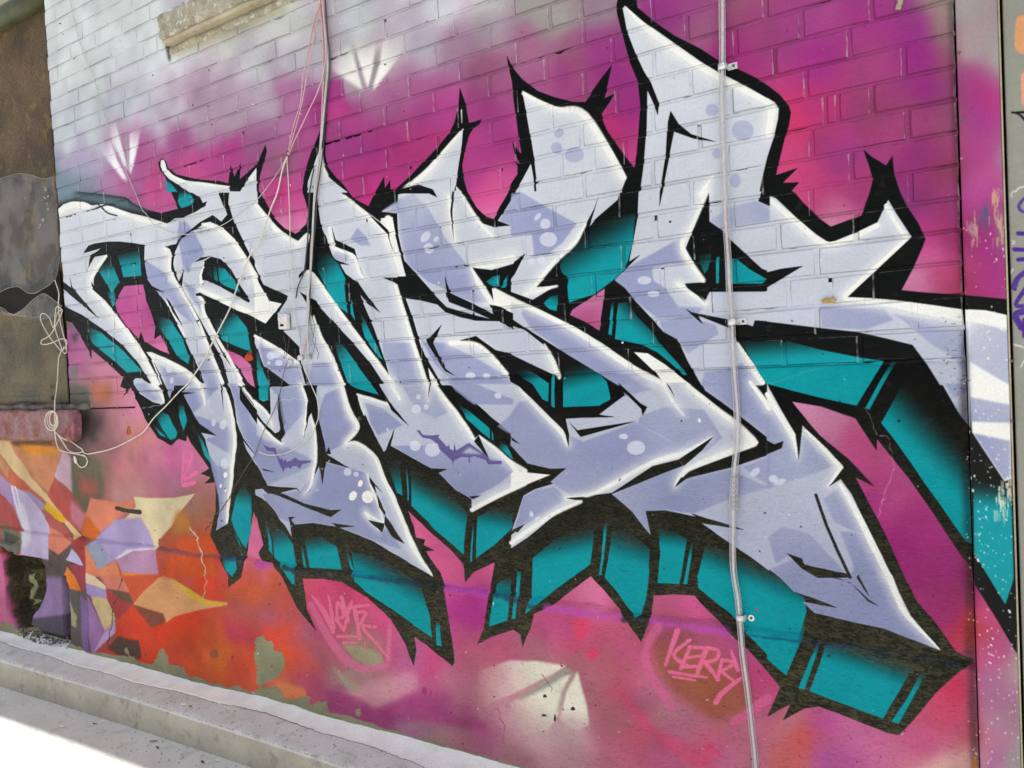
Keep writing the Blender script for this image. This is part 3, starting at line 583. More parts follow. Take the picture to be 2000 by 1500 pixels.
K E 1620,72 1605,112 1530,148 1570,95
K E 1525,795 1560,785 1600,810 1530,812
k E w10 770,98 835,160 910,185
k E w8 740,130 830,100 900,100
K E 700,500 740,475 800,470 740,500 680,600 650,700 690,570
K E 710,700 790,810 800,830 720,760
K I 1720,-10 1735,20 1745,218 1732,100
K I 1380,62 1525,68 1440,82
K I 1870,15 2010,210 2010,310 1880,120
K J 80,800 310,812 320,818 190,848 380,935 590,985 670,980 590,1038 380,960 180,875 60,840
K J 250,1040 308,1038 270,1060 305,1098 262,1110
K J 600,1085 775,1112 640,1122
K J 1015,530 1090,340 1060,480
K J 1370,660 1492,665 1410,700
K J 900,720 985,850 935,790 960,960 1160,1250 1060,1190 1000,1090 880,1060 985,1160 1000,1110 1010,1000 900,760
K J 960,10 1040,130 1200,330 1060,200
K J 550,550 745,655 560,600 530,785 512,640
K J 400,130 440,215 395,300
K J 170,110 190,240 235,385 205,430 150,410 180,370 190,350
K J 1340,130 1370,-10 1360,-10
K J 1735,400 1815,580 1800,570 1700,450
K J 0,590 50,660 155,690 60,675
K J 580,490 555,545 600,545
K J 1660,880 1755,872 1690,900
K K 345,190 420,260 450,400 445,495 425,400 400,355
K K 450,295 515,360 970,290 540,412
K K 830,-10 1000,150 1055,180 1020,248 1012,195 850,40
K K 1200,-10 1272,108 1230,20
K K 560,255 810,255 700,245
K K -10,410 60,470 0,440
K K 1265,812 1320,730 1390,735 1350,740
K K 1570,410 1480,520 1340,640 1300,590
K K 420,890 560,880 600,890 500,905
K K 0,1140 100,1095 40,1160
K K 1400,1010 1815,1138 1500,1080
K L -10,440 50,470 120,445 105,500 -10,548
k L w22 372,865 480,1160 640,1510
K L 145,1320 262,1362 280,1410 600,1475 645,1510 390,1510 260,1440
K L 465,805 575,700 560,745
K L 270,318 235,590 215,400
K P 440,-10 640,50 780,200 868,237 790,190 650,60 560,20
K P 700,-10 790,160 750,110 690,10
K P 200,120 350,170 545,250 400,225
K B 1760,932 1650,970 1700,1000
o C c v 1560,860,50,50,0 1800,1020,85,80,0 1600,1200,40,40,0 1740,1410,42,55,0 365,1040,35,40,30 345,1155,45,45,40 485,1210,75,60,0
o G c l 200,195,18,35,40 260,250,42,42,0 280,370,68,58,0 150,540,25,25,0 230,530,34,30,0 1030,690,55,32,0 1100,795,48,25,0
o F c l 1325,350,30,50,40 1408,370,18,25,30 1350,440,40,40,0 1675,1435,38,26,0 1800,1438,30,22,0 115,1280,32,32,0 150,1275,40,24,0 100,1335,14,14,0 180,1335,30,24,0
o I c l 1665,305,18,28,10 1745,315,28,40,10 1755,620,30,42,0 
o I c w 1760,710,14,24,10 1725,795,10,16,10 1760,830,8,16,0
o J c l 725,685,30,30,20 792,703,20,20,0 1270,100,20,20,0 1255,195,35,35,0 1330,178,18,22,10 1248,480,42,42,0 1380,515,60,52,0 1890,90,28,24,0
o J c w 822,775,18,28,20 762,872,28,40,30 878,880,45,50,10 
o K c l 870,410,36,22,0 970,497,70,56,0 150,1017,16,24,0 205,1060,26,26,0 1898,688,44,26,-40
o L c l 40,740,36,30,0 90,765,50,22,-20
o Z c l 1400,810,48,40,40 1520,860,30,18,-40 1435,955,22,44,10
p J : 1255,360 1280,360 1305,395 1370,402 1430,395 1425,420 1445,440 1490,490 1505,475 1515,510 1540,520 1545,460 1560,520 1640,470 1660,460 1700,490 1800,560 1830,600 1920,600 1920,625 1810,628 1790,595 1700,565 1665,575 1665,620 1650,610 1655,575 1600,570 1545,600 1540,635 1530,600 1490,560 1430,510 1420,470 1370,430 1310,420 1280,390
p J : 40,450 70,480 120,500 155,495 165,560 190,590 200,575 215,600 240,585 245,610 290,590 315,570 350,595 440,595 435,610 370,625 345,665 325,640 290,640 275,665 255,650 225,660 215,695 205,660 180,620 160,570 140,530 90,520
l J : 1600,540 1660,495 1760,550 1650,545
l J : 170,560 190,600 150,520
'''
TAGS = '''
s O 232,110,150 w44,30 : 1300,420 1210,680
s O 232,110,150 w26,34 : 1400,490 1275,600 1380,690
s O 232,110,150 w30,30 : 1400,540 1330,710
s O 232,110,150 w26,26 : 1400,545 1500,545
s O 232,110,150 w24,24 : 1370,625 1480,610
s O 232,110,150 w26,26 : 1330,700 1450,690
s O 232,110,150 w40,34 : 1530,550 1460,740
s O 232,110,150 w28,28,30,30 : 1530,545 1620,570 1600,640 1500,660
s O 232,110,150 w34,30 : 1520,660 1620,800
s O 232,110,150 w30,26 : 1650,640 1610,800
s O 232,110,150 w26,28,28 : 1650,640 1740,670 1640,730
s O 232,110,150 w28,26 : 1640,730 1740,810
s O 232,110,150 w20,36 : 1720,570 1770,720
s O 232,110,150 w30,40,44 : 1790,790 1650,900 1600,975
s O 232,110,150 w30,20 : 1240,735 1530,780
s O 232,110,150 w24,16 : 1270,775 1440,800
S O 215,105,150 w70,60,70,80 : 1150,390 1060,560 1090,760 1250,1000
S O 222,100,150 w70,80 : 1740,1130 2000,950
s N 226,112,142 w20,40,30 : 455,150 560,300 620,430
s N 226,112,142 w16,34 : 580,150 620,400
s N 226,112,142 w26,26,26,24 : 640,330 700,300 650,200 640,340
s N 226,112,142 w24,24 : 640,330 700,420
s N 226,112,142 w30,30 : 680,160 740,340
s N 226,112,142 w24,24 : 760,200 700,420
s N 226,112,142 w26,20 : 740,240 890,220
s N 226,112,142 w34,28 : 790,260 830,480
s N 226,112,142 w26,26,26,20 : 790,280 870,280 840,370 950,390
s N 226,112,142 w26,24,14 : 850,400 940,500 1060,640
s N 226,112,142 w24,18 : 650,465 820,465
s N 226,112,142 w22,14 : 700,510 820,510
s N 226,112,142 w10,8 : 868,500 870,570
S N 220,110,150 w50,60,70,60,40 : 440,220 560,430 700,620 850,710 1040,690
S N 222,115,150 w30,30 : 1060,380 1050,650
s I 232,110,160 w16,14 : 1440,530 1425,770
s I 232,110,160 w16,16,16,30,26 : 1490,530 1510,570 1440,730 1540,690 1450,745
s I 232,110,160 w34,30 : 1440,790 1520,770
s H 75,45,140 w22,26,26,24,24 : 2000,50 1965,90 1955,120 1975,150 2010,160
s H 75,45,140 w34,30 : 1950,325 2020,330
s H 75,45,140 w34,30 : 1920,450 2020,455
s H 75,45,140 w34,30 : 1950,530 2020,525
s H 75,45,140 w44,40,50,30 : 2020,620 1950,670 1920,740 1925,760
s H 75,45,140 w40,30,34 : 2020,740 1930,880 2020,890
s H 75,45,140 w50,50,50 : 2020,930 1930,960 1975,1060
s H 75,45,140 w40,20 : 2000,1000 1990,1130
s D 12,12,12 w10,16,22 : 1900,880 1960,900 2010,950
s D 12,12,12 w20,10 : 2010,880 1900,885
s H 235,235,235 w10,10,8 : 1915,-5 1895,20 1905,45
s H 235,235,235 w8,8,8 : 1900,380 1925,395 1900,410
s H 235,235,235 w10,10 : 1910,605 1890,640
s H 235,235,235 w12,10,10 : 1910,1190 1980,1210 2010,1230
s H 235,235,235 w8,8 : 2000,1310 1970,1370
s D 225,225,225 w14,12,14 : 2010,1460 1960,1470 1930,1500
s D 225,160,110 w120,140 : 1990,180 1990,360
s D 225,160,130 w60,60 : 2000,600 2005,800
s I 50,42,32 w30,30,36 : 910,970 980,990 1095,1000
s G 45,48,45 w8,8 : 1610,640 1612,641
'''
def paint_mural():
    global IMG
    # sprayed background: a smooth field through sampled paint colours, slightly wandering
    pts = np.array([[float(v) for v in p.split(',')] for p in BGPTS.split(';') if p.strip()])
    gh, gw = TH//12, TW//12
    gx, gz = np.meshgrid(np.linspace(X0, X1, gw), np.linspace(Z0, Z1, gh))
    u, v = photo(gx, gz)
    u = u + 14*smooth_noise(gh, gw, 9, 1) + 8*smooth_noise(gh, gw, 4, 3); v = v + 10*smooth_noise(gh, gw, 9, 2) + 6*smooth_noise(gh, gw, 4, 4)
    num = np.zeros((gh, gw, 3)); den = np.zeros((gh, gw))
    for a in pts:
        d2 = (u-a[0])**2+(v-a[1])**2
        k = 1/(d2+30.0**2)**1.9
        num += k[..., None]*a[2:5]; den += k
    IMG = upsample((num/den[..., None]).astype(np.float32), TH, TW)
    rows = (np.arange(TH)*RES+Z0-ZO)
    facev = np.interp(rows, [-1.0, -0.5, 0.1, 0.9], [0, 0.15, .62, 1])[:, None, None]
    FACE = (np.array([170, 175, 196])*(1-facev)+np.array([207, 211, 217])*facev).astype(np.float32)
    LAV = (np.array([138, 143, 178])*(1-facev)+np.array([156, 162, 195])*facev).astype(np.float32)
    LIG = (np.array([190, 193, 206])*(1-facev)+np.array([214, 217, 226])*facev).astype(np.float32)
    BLK = np.array([9, 11, 10.]); TEAL = np.array([8, 150, 158.]); WHT = np.array([240, 240, 232.])
    BARE = np.array([150, 147, 118.])
    # bare cement foot of the wall
    uu = np.linspace(-300, 1500, 90)
    foot = np.interp(uu, [-300, 0, 182, 390, 500, 705, 875, 1000, 1500], [1152, 1230, 1275, 1332, 1355, 1407, 1460, 1492, 1630])
    th = np.interp(uu, [0, 400, 650, 900, 1100], [8, 10, 7, 5, 5])*(0.3+1.3*rng.random(90))
    P = np.concatenate([np.stack([uu, foot-th], 1), np.stack([uu[::-1], foot[::-1]+60], 1)])
    vs_ = smooth_noise(TH//40, TW//40, 3, 77)
    def upvar(M):
        yy = np.clip(np.arange(M[1], M[2])//40, 0, vs_.shape[0]-1); xx = np.clip(np.arange(M[3], M[4])//40, 0, vs_.shape[1]-1)
        q = vs_[yy][:, xx].astype(np.float32); q = blur(q, 20)
        return np.clip(.84+.22*q, .45, 1)
    def run(text, bgimg):
        for ln in text.split('\n'):
            ln = ln.strip()
            if not ln or ln[0] == '#': continue
            head, _, body = ln.partition(' : ')
            tk = head.split()
            op = tk[0]; crop = tk[1]
            if not body:                                   # op crop [w..] points [> p0 p1]
                rest = tk[2:]; wd = None
                if rest[0][0] == 'w' and op in 'kW': wd = [float(q) for q in rest[0][1:].split(',')]; rest = rest[1:]
                grad = None
                if '>' in rest:
                    gi = rest.index('>'); grad = coords(crop, ' '.join(rest[gi+1:])); rest = rest[:gi]
                col = None
                if op == 'o':
                    kind = rest[1]; s = CROP[crop][2]; polys = []
                    for t in rest[2:]:
                        cx, cyy, rx, ry, an = [float(q) for q in t.split(',')]; an = math.radians(an)
                        a = np.linspace(0, 2*math.pi, 20, endpoint=False)
                        e = np.stack([rx*np.cos(a)*math.cos(an)-ry*np.sin(a)*math.sin(an), rx*np.cos(a)*math.sin(an)+ry*np.sin(a)*math.cos(an)], 1)
                        polys.append(topx((e+(cx, cyy))/s+np.array(CROP[crop][:2])))
                    for q in polys:
                        M = feathered(q, 1.6)
                        if M: M[0] *= {'v': .6, 'l': .75, 'w': 1.0}[kind]; blend(M, {'v': LAV, 'l': np.array([218, 220, 232.]), 'w': WHT}[kind])
                    continue
                P_ = coords(crop, ' '.join(rest)); k = scale_at(P_)
                if wd is not None:
                    Q = [topx(q) for q in stroke_polys(P_, [q/CROP[crop][2] for q in wd])]
                else: Q = topx(P_)
                if op == 'K' or op == 'k':
                    M = feathered(Q, 0.8*k)
                    if M: blend(M, BLK); mark(M, 0)
                elif op == 'B': M = feathered(Q, 0.8*k); M and blend(M, bgimg)
                elif op == 'T':
                    M = feathered(Q, 1.6*k)
                    if M is None: continue
                    g = topx(grad); d = g[1]-g[0]; L2 = (d**2).sum()
                    yy, xx = np.mgrid[M[1]:M[2], M[3]:M[4]]
                    t = np.clip(((xx-g[0, 0])*d[0]+(yy-g[0, 1])*d[1])/L2, 0, 1); t = t*t*(3-2*t)
                    M[0] = M[0]*t.astype(np.float32); blend(M, TEAL)
                elif op == 'F':
                    M = feathered(Q, 0.9*k)
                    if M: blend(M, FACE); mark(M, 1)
                elif op == 'w':
                    M = feathered(Q, 1.2*k)
                    if M: blend(M, WHT); mark(M, 1)
                elif op == 'W':
                    G = feathered([topx(q) for q in stroke_polys(P_, [q*2.0/CROP[crop][2]+7 for q in wd])], 15*k)
                    if G: G[0] = G[0]*.55*FMASK[G[1]:G[2], G[3]:G[4]]; blend(G, WHT)
                    M = feathered(Q, 2.2*k); M and blend(M, WHT)
                elif op == 'v':
                    M = feathered(Q, 3.0*k)
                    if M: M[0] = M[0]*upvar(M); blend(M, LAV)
            else:
                grad = None
                if '>' in body: body, _, gb_ = body.partition('>'); grad = topx(coords(crop, gb_))
                P_ = coords(crop, body); k = scale_at(P_)
                f = [float(t[1:]) for t in tk if t[0] == 'f' and t[1:].replace('.', '').isdigit()]
                wd = [t for t in tk if t[0] == 'w' and len(t) > 1]
                cl = [t for t in tk if t.count(',') == 2 and t[0].isdigit()]
                col = np.array([float(q) for q in cl[0].split(',')]) if cl else None
                if wd:
                    ww = [float(q)/CROP[crop][2] for q in wd[0][1:].split(',')]
                    Q = [topx(q) for q in stroke_polys(P_, ww)]
                else:
                    if op == 'b':                          # flaked edges are ragged
                        R_ = []; rr = random.Random(int(P_[0, 0]*7))
                        for p, q in zip(P_, np.roll(P_, -1, 0)):
                            n_ = max(1, int(np.hypot(*(q-p))/3.0))
                            for i_ in range(n_): R_.append(p+(q-p)*i_/n_+np.array([rr.gauss(0, 1.1), rr.gauss(0, 1.1)]))
                        P_ = np.array(R_)
                    Q = topx(P_)
                fe = (f[0]/4*1.9+.5 if crop != 'g' else f[0]*1.4) if f else {'S': 4.0, 's': 0.9, 'l': 5.0, 'p': .8, 'b': .5, 'k2': .8}.get(op, 1.0)
                M = feathered(Q, max(fe*k, 0.8))
                if M is None: continue
                if grad is not None:
                    d = grad[1]-grad[0]; yy, xx = np.mgrid[M[1]:M[2], M[3]:M[4]]
                    t = np.clip(((xx-grad[0, 0])*d[0]+(yy-grad[0, 1])*d[1])/(d**2).sum(), 0, 1); M[0] = M[0]*(t*t*(3-2*t)).astype(np.float32)
                al_ = [float(t[1:]) for t in tk if t[0] == 'a' and len(t) > 1]
                if al_: M[0] *= al_[0]
                if op == 'S': M[0] *= .75
                if op == 'p': col = np.array([96, 84, 140.]); M[0] *= .92
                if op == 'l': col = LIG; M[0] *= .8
                if op == 'b':
                    col = BARE
                    h = HGT[M[1]:M[2], M[3]:M[4]]; np.minimum(h, -M[0], out=h)
                blend(M, col)
    run(BGPOLY, None)
    M = raster(topx(P)); blend(M, BARE)
    tone = upsample((.035*smooth_noise(TH//12, TW//12, 22, 51)+.03*smooth_noise(TH//12, TW//12, 8, 52)+.025*smooth_noise(TH//12, TW//12, 3, 53))[..., None].astype(np.float32), TH, TW)
    mx_ = IMG.max(2, keepdims=True); sat_ = (mx_-IMG.min(2, keepdims=True))/np.maximum(mx_, 1)
    IMG *= (1-.07*np.clip(sat_*2, 0, 1))*(1+np.clip(tone, -.10, .08))
    g_ = IMG.mean(2, keepdims=True); IMG += (g_-IMG)*(.09*np.clip((np.arange(TH)*RES-.75)/.5, 0, 1)).astype(np.float32)[:, None, None]
    low_ = np.clip((1.05-np.arange(TH)*RES)/.4, 0, 1).astype(np.float32)[:, None, None]; g_ = IMG.mean(2, keepdims=True); IMG += (IMG-g_)*.07*low_; IMG *= 1+.02*low_; np.clip(IMG, 0, 250, out=IMG)
    bgimg = IMG.copy()
    run(MURAL, bgimg)
    # purple-blue along the plaster ledge: lit bevel and crack shading painted in
    rl = random.Random(11)
    LX, LY = [310, 425, 577, 685, 867, 1000, 1025, 1270, 1437, 1500, 1700, 1875], [1072, 1087, 1112, 1122, 1145, 1165, 1178, 1210, 1232, 1242, 1265, 1297]
    def ledge(a, b, up, dn, col, f, al):
        xs = np.arange(a, b+1, 6.); ys = np.interp(xs, LX, LY)
        top_ = [(x, y-up*rl.uniform(.3, 1.2)) for x, y in zip(xs, ys)]; bot_ = [(x, y+dn*rl.uniform(.3, 1.2)) for x, y in zip(xs, ys)]
        M = feathered(topx(np.array(top_+bot_[::-1])), f); M[0] *= al; blend(M, col)
    ledge(428, 480, 8, 4, (40, 70, 110), 3, .6); ledge(552, 680, 6, 9, (25, 32, 50), 3, .75); ledge(690, 872, 3, 5, (28, 50, 90), 4, .6)
    ledge(960, 1066, 3, 8, (22, 40, 70), 4, .6); ledge(1216, 1272, 2, 9, (20, 28, 48), 4, .75); ledge(1440, 1560, 1, 4, (15, 60, 90), 3, .6); ledge(1560, 1880, 2, 6, (20, 60, 105), 5, .5)
    for a, b in ((500, 534), (866, 957), (1062, 1220), (1272, 1432)): ledge(a, b, 7, 10, (190, 80, 180), 6, .7)
    for a, b in ((310, 425),): ledge(a, b, 3, 4, (120, 90, 130), 4, .6)
    def grime_shade(P, col, f, al):
        M = feathered(topx(np.array(P, float)), f); M[0] *= al; blend(M, col)
    grime_shade([(1880, 640), (1889, 700), (1893, 900), (1898, 1100), (1903, 1300), (1910, 1500), (1898, 1500), (1892, 1380), (1893, 1300), (1884, 1290), (1890, 1200), (1885, 1060), (1880, 900), (1872, 820), (1878, 720)], (30, 22, 22), 9, .6)  # black seam grime, with corner shade painted in along the joint
    grime_shade([(1860, 0), (1866, 200), (1873, 400), (1884, 560), (1878, 560), (1868, 420), (1858, 200), (1852, 0)], (45, 28, 30), 6, .5)
    grime_shade([(1888, 1180), (1899, 1190), (1901, 1260), (1893, 1270)], (200, 70, 40), 9, .6)
    grime_shade([(1898, 1480), (1906, 1470), (1909, 1500), (1900, 1510)], (190, 120, 40), 3, .8)
    for _ in range(60):
        x = rl.uniform(1840, 1888); y = rl.uniform(600, 850); a = rl.uniform(0, 6.28); q = rl.uniform(3, 12)
        grime_shade([(x, y), (x+q*math.cos(a), y+q*.5*math.sin(a)), (x+q*math.cos(a)+1.2, y+q*.5*math.sin(a)+1.2), (x+1, y+1)], (38, 34, 44), .6, .7)
    # grey door panel beyond the painted board
    run('c g f0.5 152,151,140 : 1957,-90 1962,375 1974,750 1983,1125 1990,1600 2200,1600 2200,-90', bgimg)
    run(TAGS, bgimg)
    # worn paint and drips on the board
    r = random.Random(3)
    for _ in range(330):
        y = r.uniform(440, 1500); x = r.uniform(1884, 1976) + (y-900)*.022
        if y < 560 and r.random() < .4: continue
        a = r.uniform(.6, 1.5)*(1.7 if r.random() < .08 else 1); b = a*r.uniform(1, 2.6); an = r.uniform(-.9, .2)
        t = np.linspace(0, 6.28, 7, endpoint=False)
        e = np.stack([x+a*np.cos(t)*math.cos(an)-b*np.sin(t)*math.sin(an), y+a*np.cos(t)*math.sin(an)+b*np.sin(t)*math.cos(an)], 1)
        M = raster(topx(e)); M and blend(M, [235, 232, 228.])
    for cx, cyy, col in ((1898, 455, (190, 160, 150)), (1950, 450, (200, 165, 140)), (1920, 430, (70, 95, 120)), (1945, 385, (205, 165, 135)), (1955, 980, (225, 218, 195)), (1968, 960, (230, 224, 205))):
        for _ in range(26):
            x = cx+r.gauss(0, 7); y = cyy+r.gauss(0, 16); l = r.uniform(4, 14); wq = r.uniform(.6, 2)
            e = np.array([[x-wq, y-l], [x+wq, y-l*.7], [x+wq*.8, y+l], [x-wq*.6, y+l*.8]]); M = raster(topx(e))
            if M: M[0] *= .7; blend(M, col)
    # stains, small chips and scratches over everything
    for _ in range(520):
        x = r.uniform(0, 1900); y = r.uniform(40, 1500); s = r.uniform(.5, 1.6)
        low = y > 900
        if not low and r.random() < .6: continue
        t = np.linspace(0, 6.28, 6, endpoint=False); an = r.uniform(0, 3)
        l = s*r.uniform(1, 2.6)
        e = np.stack([x+l*np.cos(t+r.uniform(-.2, .2))*math.cos(an)-s*np.sin(t)*math.sin(an), y+l*np.cos(t)*math.sin(an)+s*np.sin(t)*math.cos(an)], 1)
        M = raster(topx(e))
        if M: M[0] *= .8; blend(M, r.choice([(45, 25, 30), (60, 35, 40), (240, 236, 230), (40, 40, 35), (200, 195, 185)]))
    def crackline(P_, wd, col, a=.85):
        P2 = [P_[0]]
        for p, q in zip(P_[:-1], P_[1:]):
            n = max(2, int(math.hypot(q[0]-p[0], q[1]-p[1])/5))
            for i in range(1, n+1):
                t = i/n; P2.append((p[0]+(q[0]-p[0])*t+r.gauss(0, 1.3), p[1]+(q[1]-p[1])*t+r.gauss(0, 1.3)))
        P3 = np.array(P2)
        for i in range(len(P3)-1):
            w_ = wd*r.uniform(.4, 1.3); d = P3[i+1]-P3[i]; n_ = np.array([-d[1], d[0]])/max(1e-6, np.hypot(*d))*w_/2
            M = raster(topx(np.array([P3[i]+n_, P3[i+1]+n_, P3[i+1]-n_, P3[i]-n_])))
            if M: M[0] *= a; blend(M, col)
    crackline([(1688, 797), (1700, 815), (1705, 835), (1712, 850), (1735, 855), (1740, 880), (1745, 910), (1735, 945), (1722, 975), (1715, 1010)], 1.4, (225, 190, 200), .7)
    crackline([(1560, 835), (1580, 838)], 1, (60, 60, 60))
    crackline([(240, 1125), (235, 1160), (222, 1185), (225, 1205), (218, 1225), (216, 1255), (220, 1270)], 2.2, (70, 40, 35))
    crackline([(1060, 1313), (1075, 1330), (1082, 1350)], 1.2, (90, 85, 80))
    crackline([(955, 1400), (975, 1380), (990, 1420), (985, 1450)], 1.2, (110, 95, 90))
    crackline([(402, 1035), (420, 1015), (450, 968)], 1.4, (60, 35, 30))
    crackline([(372, 1030), (385, 1050), (395, 1085), (405, 1120)], 3.0, (205, 200, 190))
    crackline([(400, 1120), (408, 1135), (402, 1160), (396, 1190)], 2.4, (175, 160, 140))
    crackline([(280, 797), (300, 794), (325, 787)], 1.6, (190, 195, 195), .6)
    crackline([(500, 1232-450), (600, 780)], 1.0, (215, 215, 225), .6)
    crackline([(1450, 690), (1480, 755), (1650, 705), (1770, 700)], 1.2, (150, 165, 160), .5)
    # rust plug, old anchor, chipped spots
    for cx, cyy, a, b, col in ((253, 841, 5, 10, (150, 80, 35)), (254, 842, 3, 8, (185, 105, 45)), (485, 698, 8, 9, (190, 65, 40)), (486, 690, 5, 5, (140, 50, 30)), (703, 817, 4, 4, (95, 95, 90)), (704, 817, 2, 2, (40, 40, 38)), (1755, 822, 3, 3, (15, 20, 20)), (1330, 822, 1.8, 1.8, (20, 20, 20)),
                                 (1068, 1356, 3.5, 3.5, (35, 30, 28)), (1067, 1393, 5, 2.5, (30, 28, 26)), (1123, 1380, 4, 4, (35, 32, 30)), (1308, 433, 2.4, 2.4, (30, 30, 30)), (1619, 1278, 3.5, 3.5, (20, 25, 30)), (148, 895, 0.1, .1, (0, 0, 0)), (1478, 1190, 3, 3, (190, 70, 120)), (1088, 1398, 2, 8, (50, 45, 42)), (1100, 1298, 2, 2, (40, 35, 30)), (422, 1275, 9, 10, (150, 85, 60)), (1365, 821, 3, 5, (235, 235, 240)), (1695, 21, 5, 4, (150, 50, 110)), (1720, 12, 5, 4, (150, 50, 110))):
        t = np.linspace(0, 6.28, 12, endpoint=False)
        e = np.stack([cx+a*np.cos(t)*(1+.2*np.sin(3*t)), cyy+b*np.sin(t)*(1+.15*np.cos(2*t))], 1); M = feathered(topx(e), 1.2); M and blend(M, col)
paint_mural()
_px = np.empty((TH, TW, 4), np.float32); _px[..., :3] = np.clip(IMG/255, 0, 1); _px[..., 3] = 1
mural_img = bpy.data.images.new('mural_paint', TW, TH)
mural_img.colorspace_settings.name = 'sRGB'
mural_img.pixels.foreach_set(_px.ravel()); mural_img.update(); mural_img.pack()
del _px
# ------------------------------------------------------------------ materials
def new_mat(name):
    m = bpy.data.materials.new(name); m.use_nodes = True
    n = m.node_tree; p = n.nodes['Principled BSDF']; return m, n, p
def node(n, t, **kw):
    x = n.nodes.new(t)
    for k, v in kw.items(): setattr(x, k, v)
    return x
def noise(n, vec, scale, detail=4, rough=.6, dist=0.0):
    x = node(n, 'ShaderNodeTexNoise'); x.inputs['Scale'].default_value = scale; x.inputs['Detail'].default_value = detail
    x.inputs['Roughness'].default_value = rough; x.inputs['Distortion'].default_value = dist
    if vec is not None: n.links.new(vec, x.inputs['Vector'])
    return x.outputs['Fac']
def math_(n, op, a, b=None, c=None, clamp=False):
    x = node(n, 'ShaderNodeMath', operation=op); x.use_clamp = clamp
    for i, v in enumerate((a, b, c)):
        if v is None: continue
        if isinstance(v, (int, float)): x.inputs[i].default_value = v
        else: n.links.new(v, x.inputs[i])
    return x.outputs[0]
def ramp(n, f, a, b, lo=0.0, hi=1.0):
    x = node(n, 'ShaderNodeMapRange'); x.clamp = True
    x.inputs['From Min'].default_value = a; x.inputs['From Max'].default_value = b
    x.inputs['To Min'].default_value = lo; x.inputs['To Max'].default_value = hi
    n.links.new(f, x.inputs['Value']); return x.outputs[0]
def mix(n, f, a, b, blend='MIX'):
    x = node(n, 'ShaderNodeMix', data_type='RGBA', blend_type=blend)
    if isinstance(f, (int, float)): x.inputs['Factor'].default_value = f
    else: n.links.new(f, x.inputs['Factor'])
    for k, v in ((6, a), (7, b)):
        if isinstance(v, tuple): x.inputs[k].default_value = (*v, 1) if len(v) == 3 else v
        else: n.links.new(v, x.inputs[k])
    return x.outputs[2]
def scalev(n, vec, s):
    x = node(n, 'ShaderNodeVectorMath', operation='MULTIPLY'); n.links.new(vec, x.inputs[0]); x.inputs[1].default_value = s
    return x.outputs[0]
def bump(n, p, h, strength, dist):
    b = node(n, 'ShaderNodeBump'); b.inputs['Strength'].default_value = strength; b.inputs['Distance'].default_value = dist
    n.links.new(h, b.inputs['Height']); n.links.new(b.outputs[0], p.inputs['Normal'])
PAINT_ALBEDO = 0.80
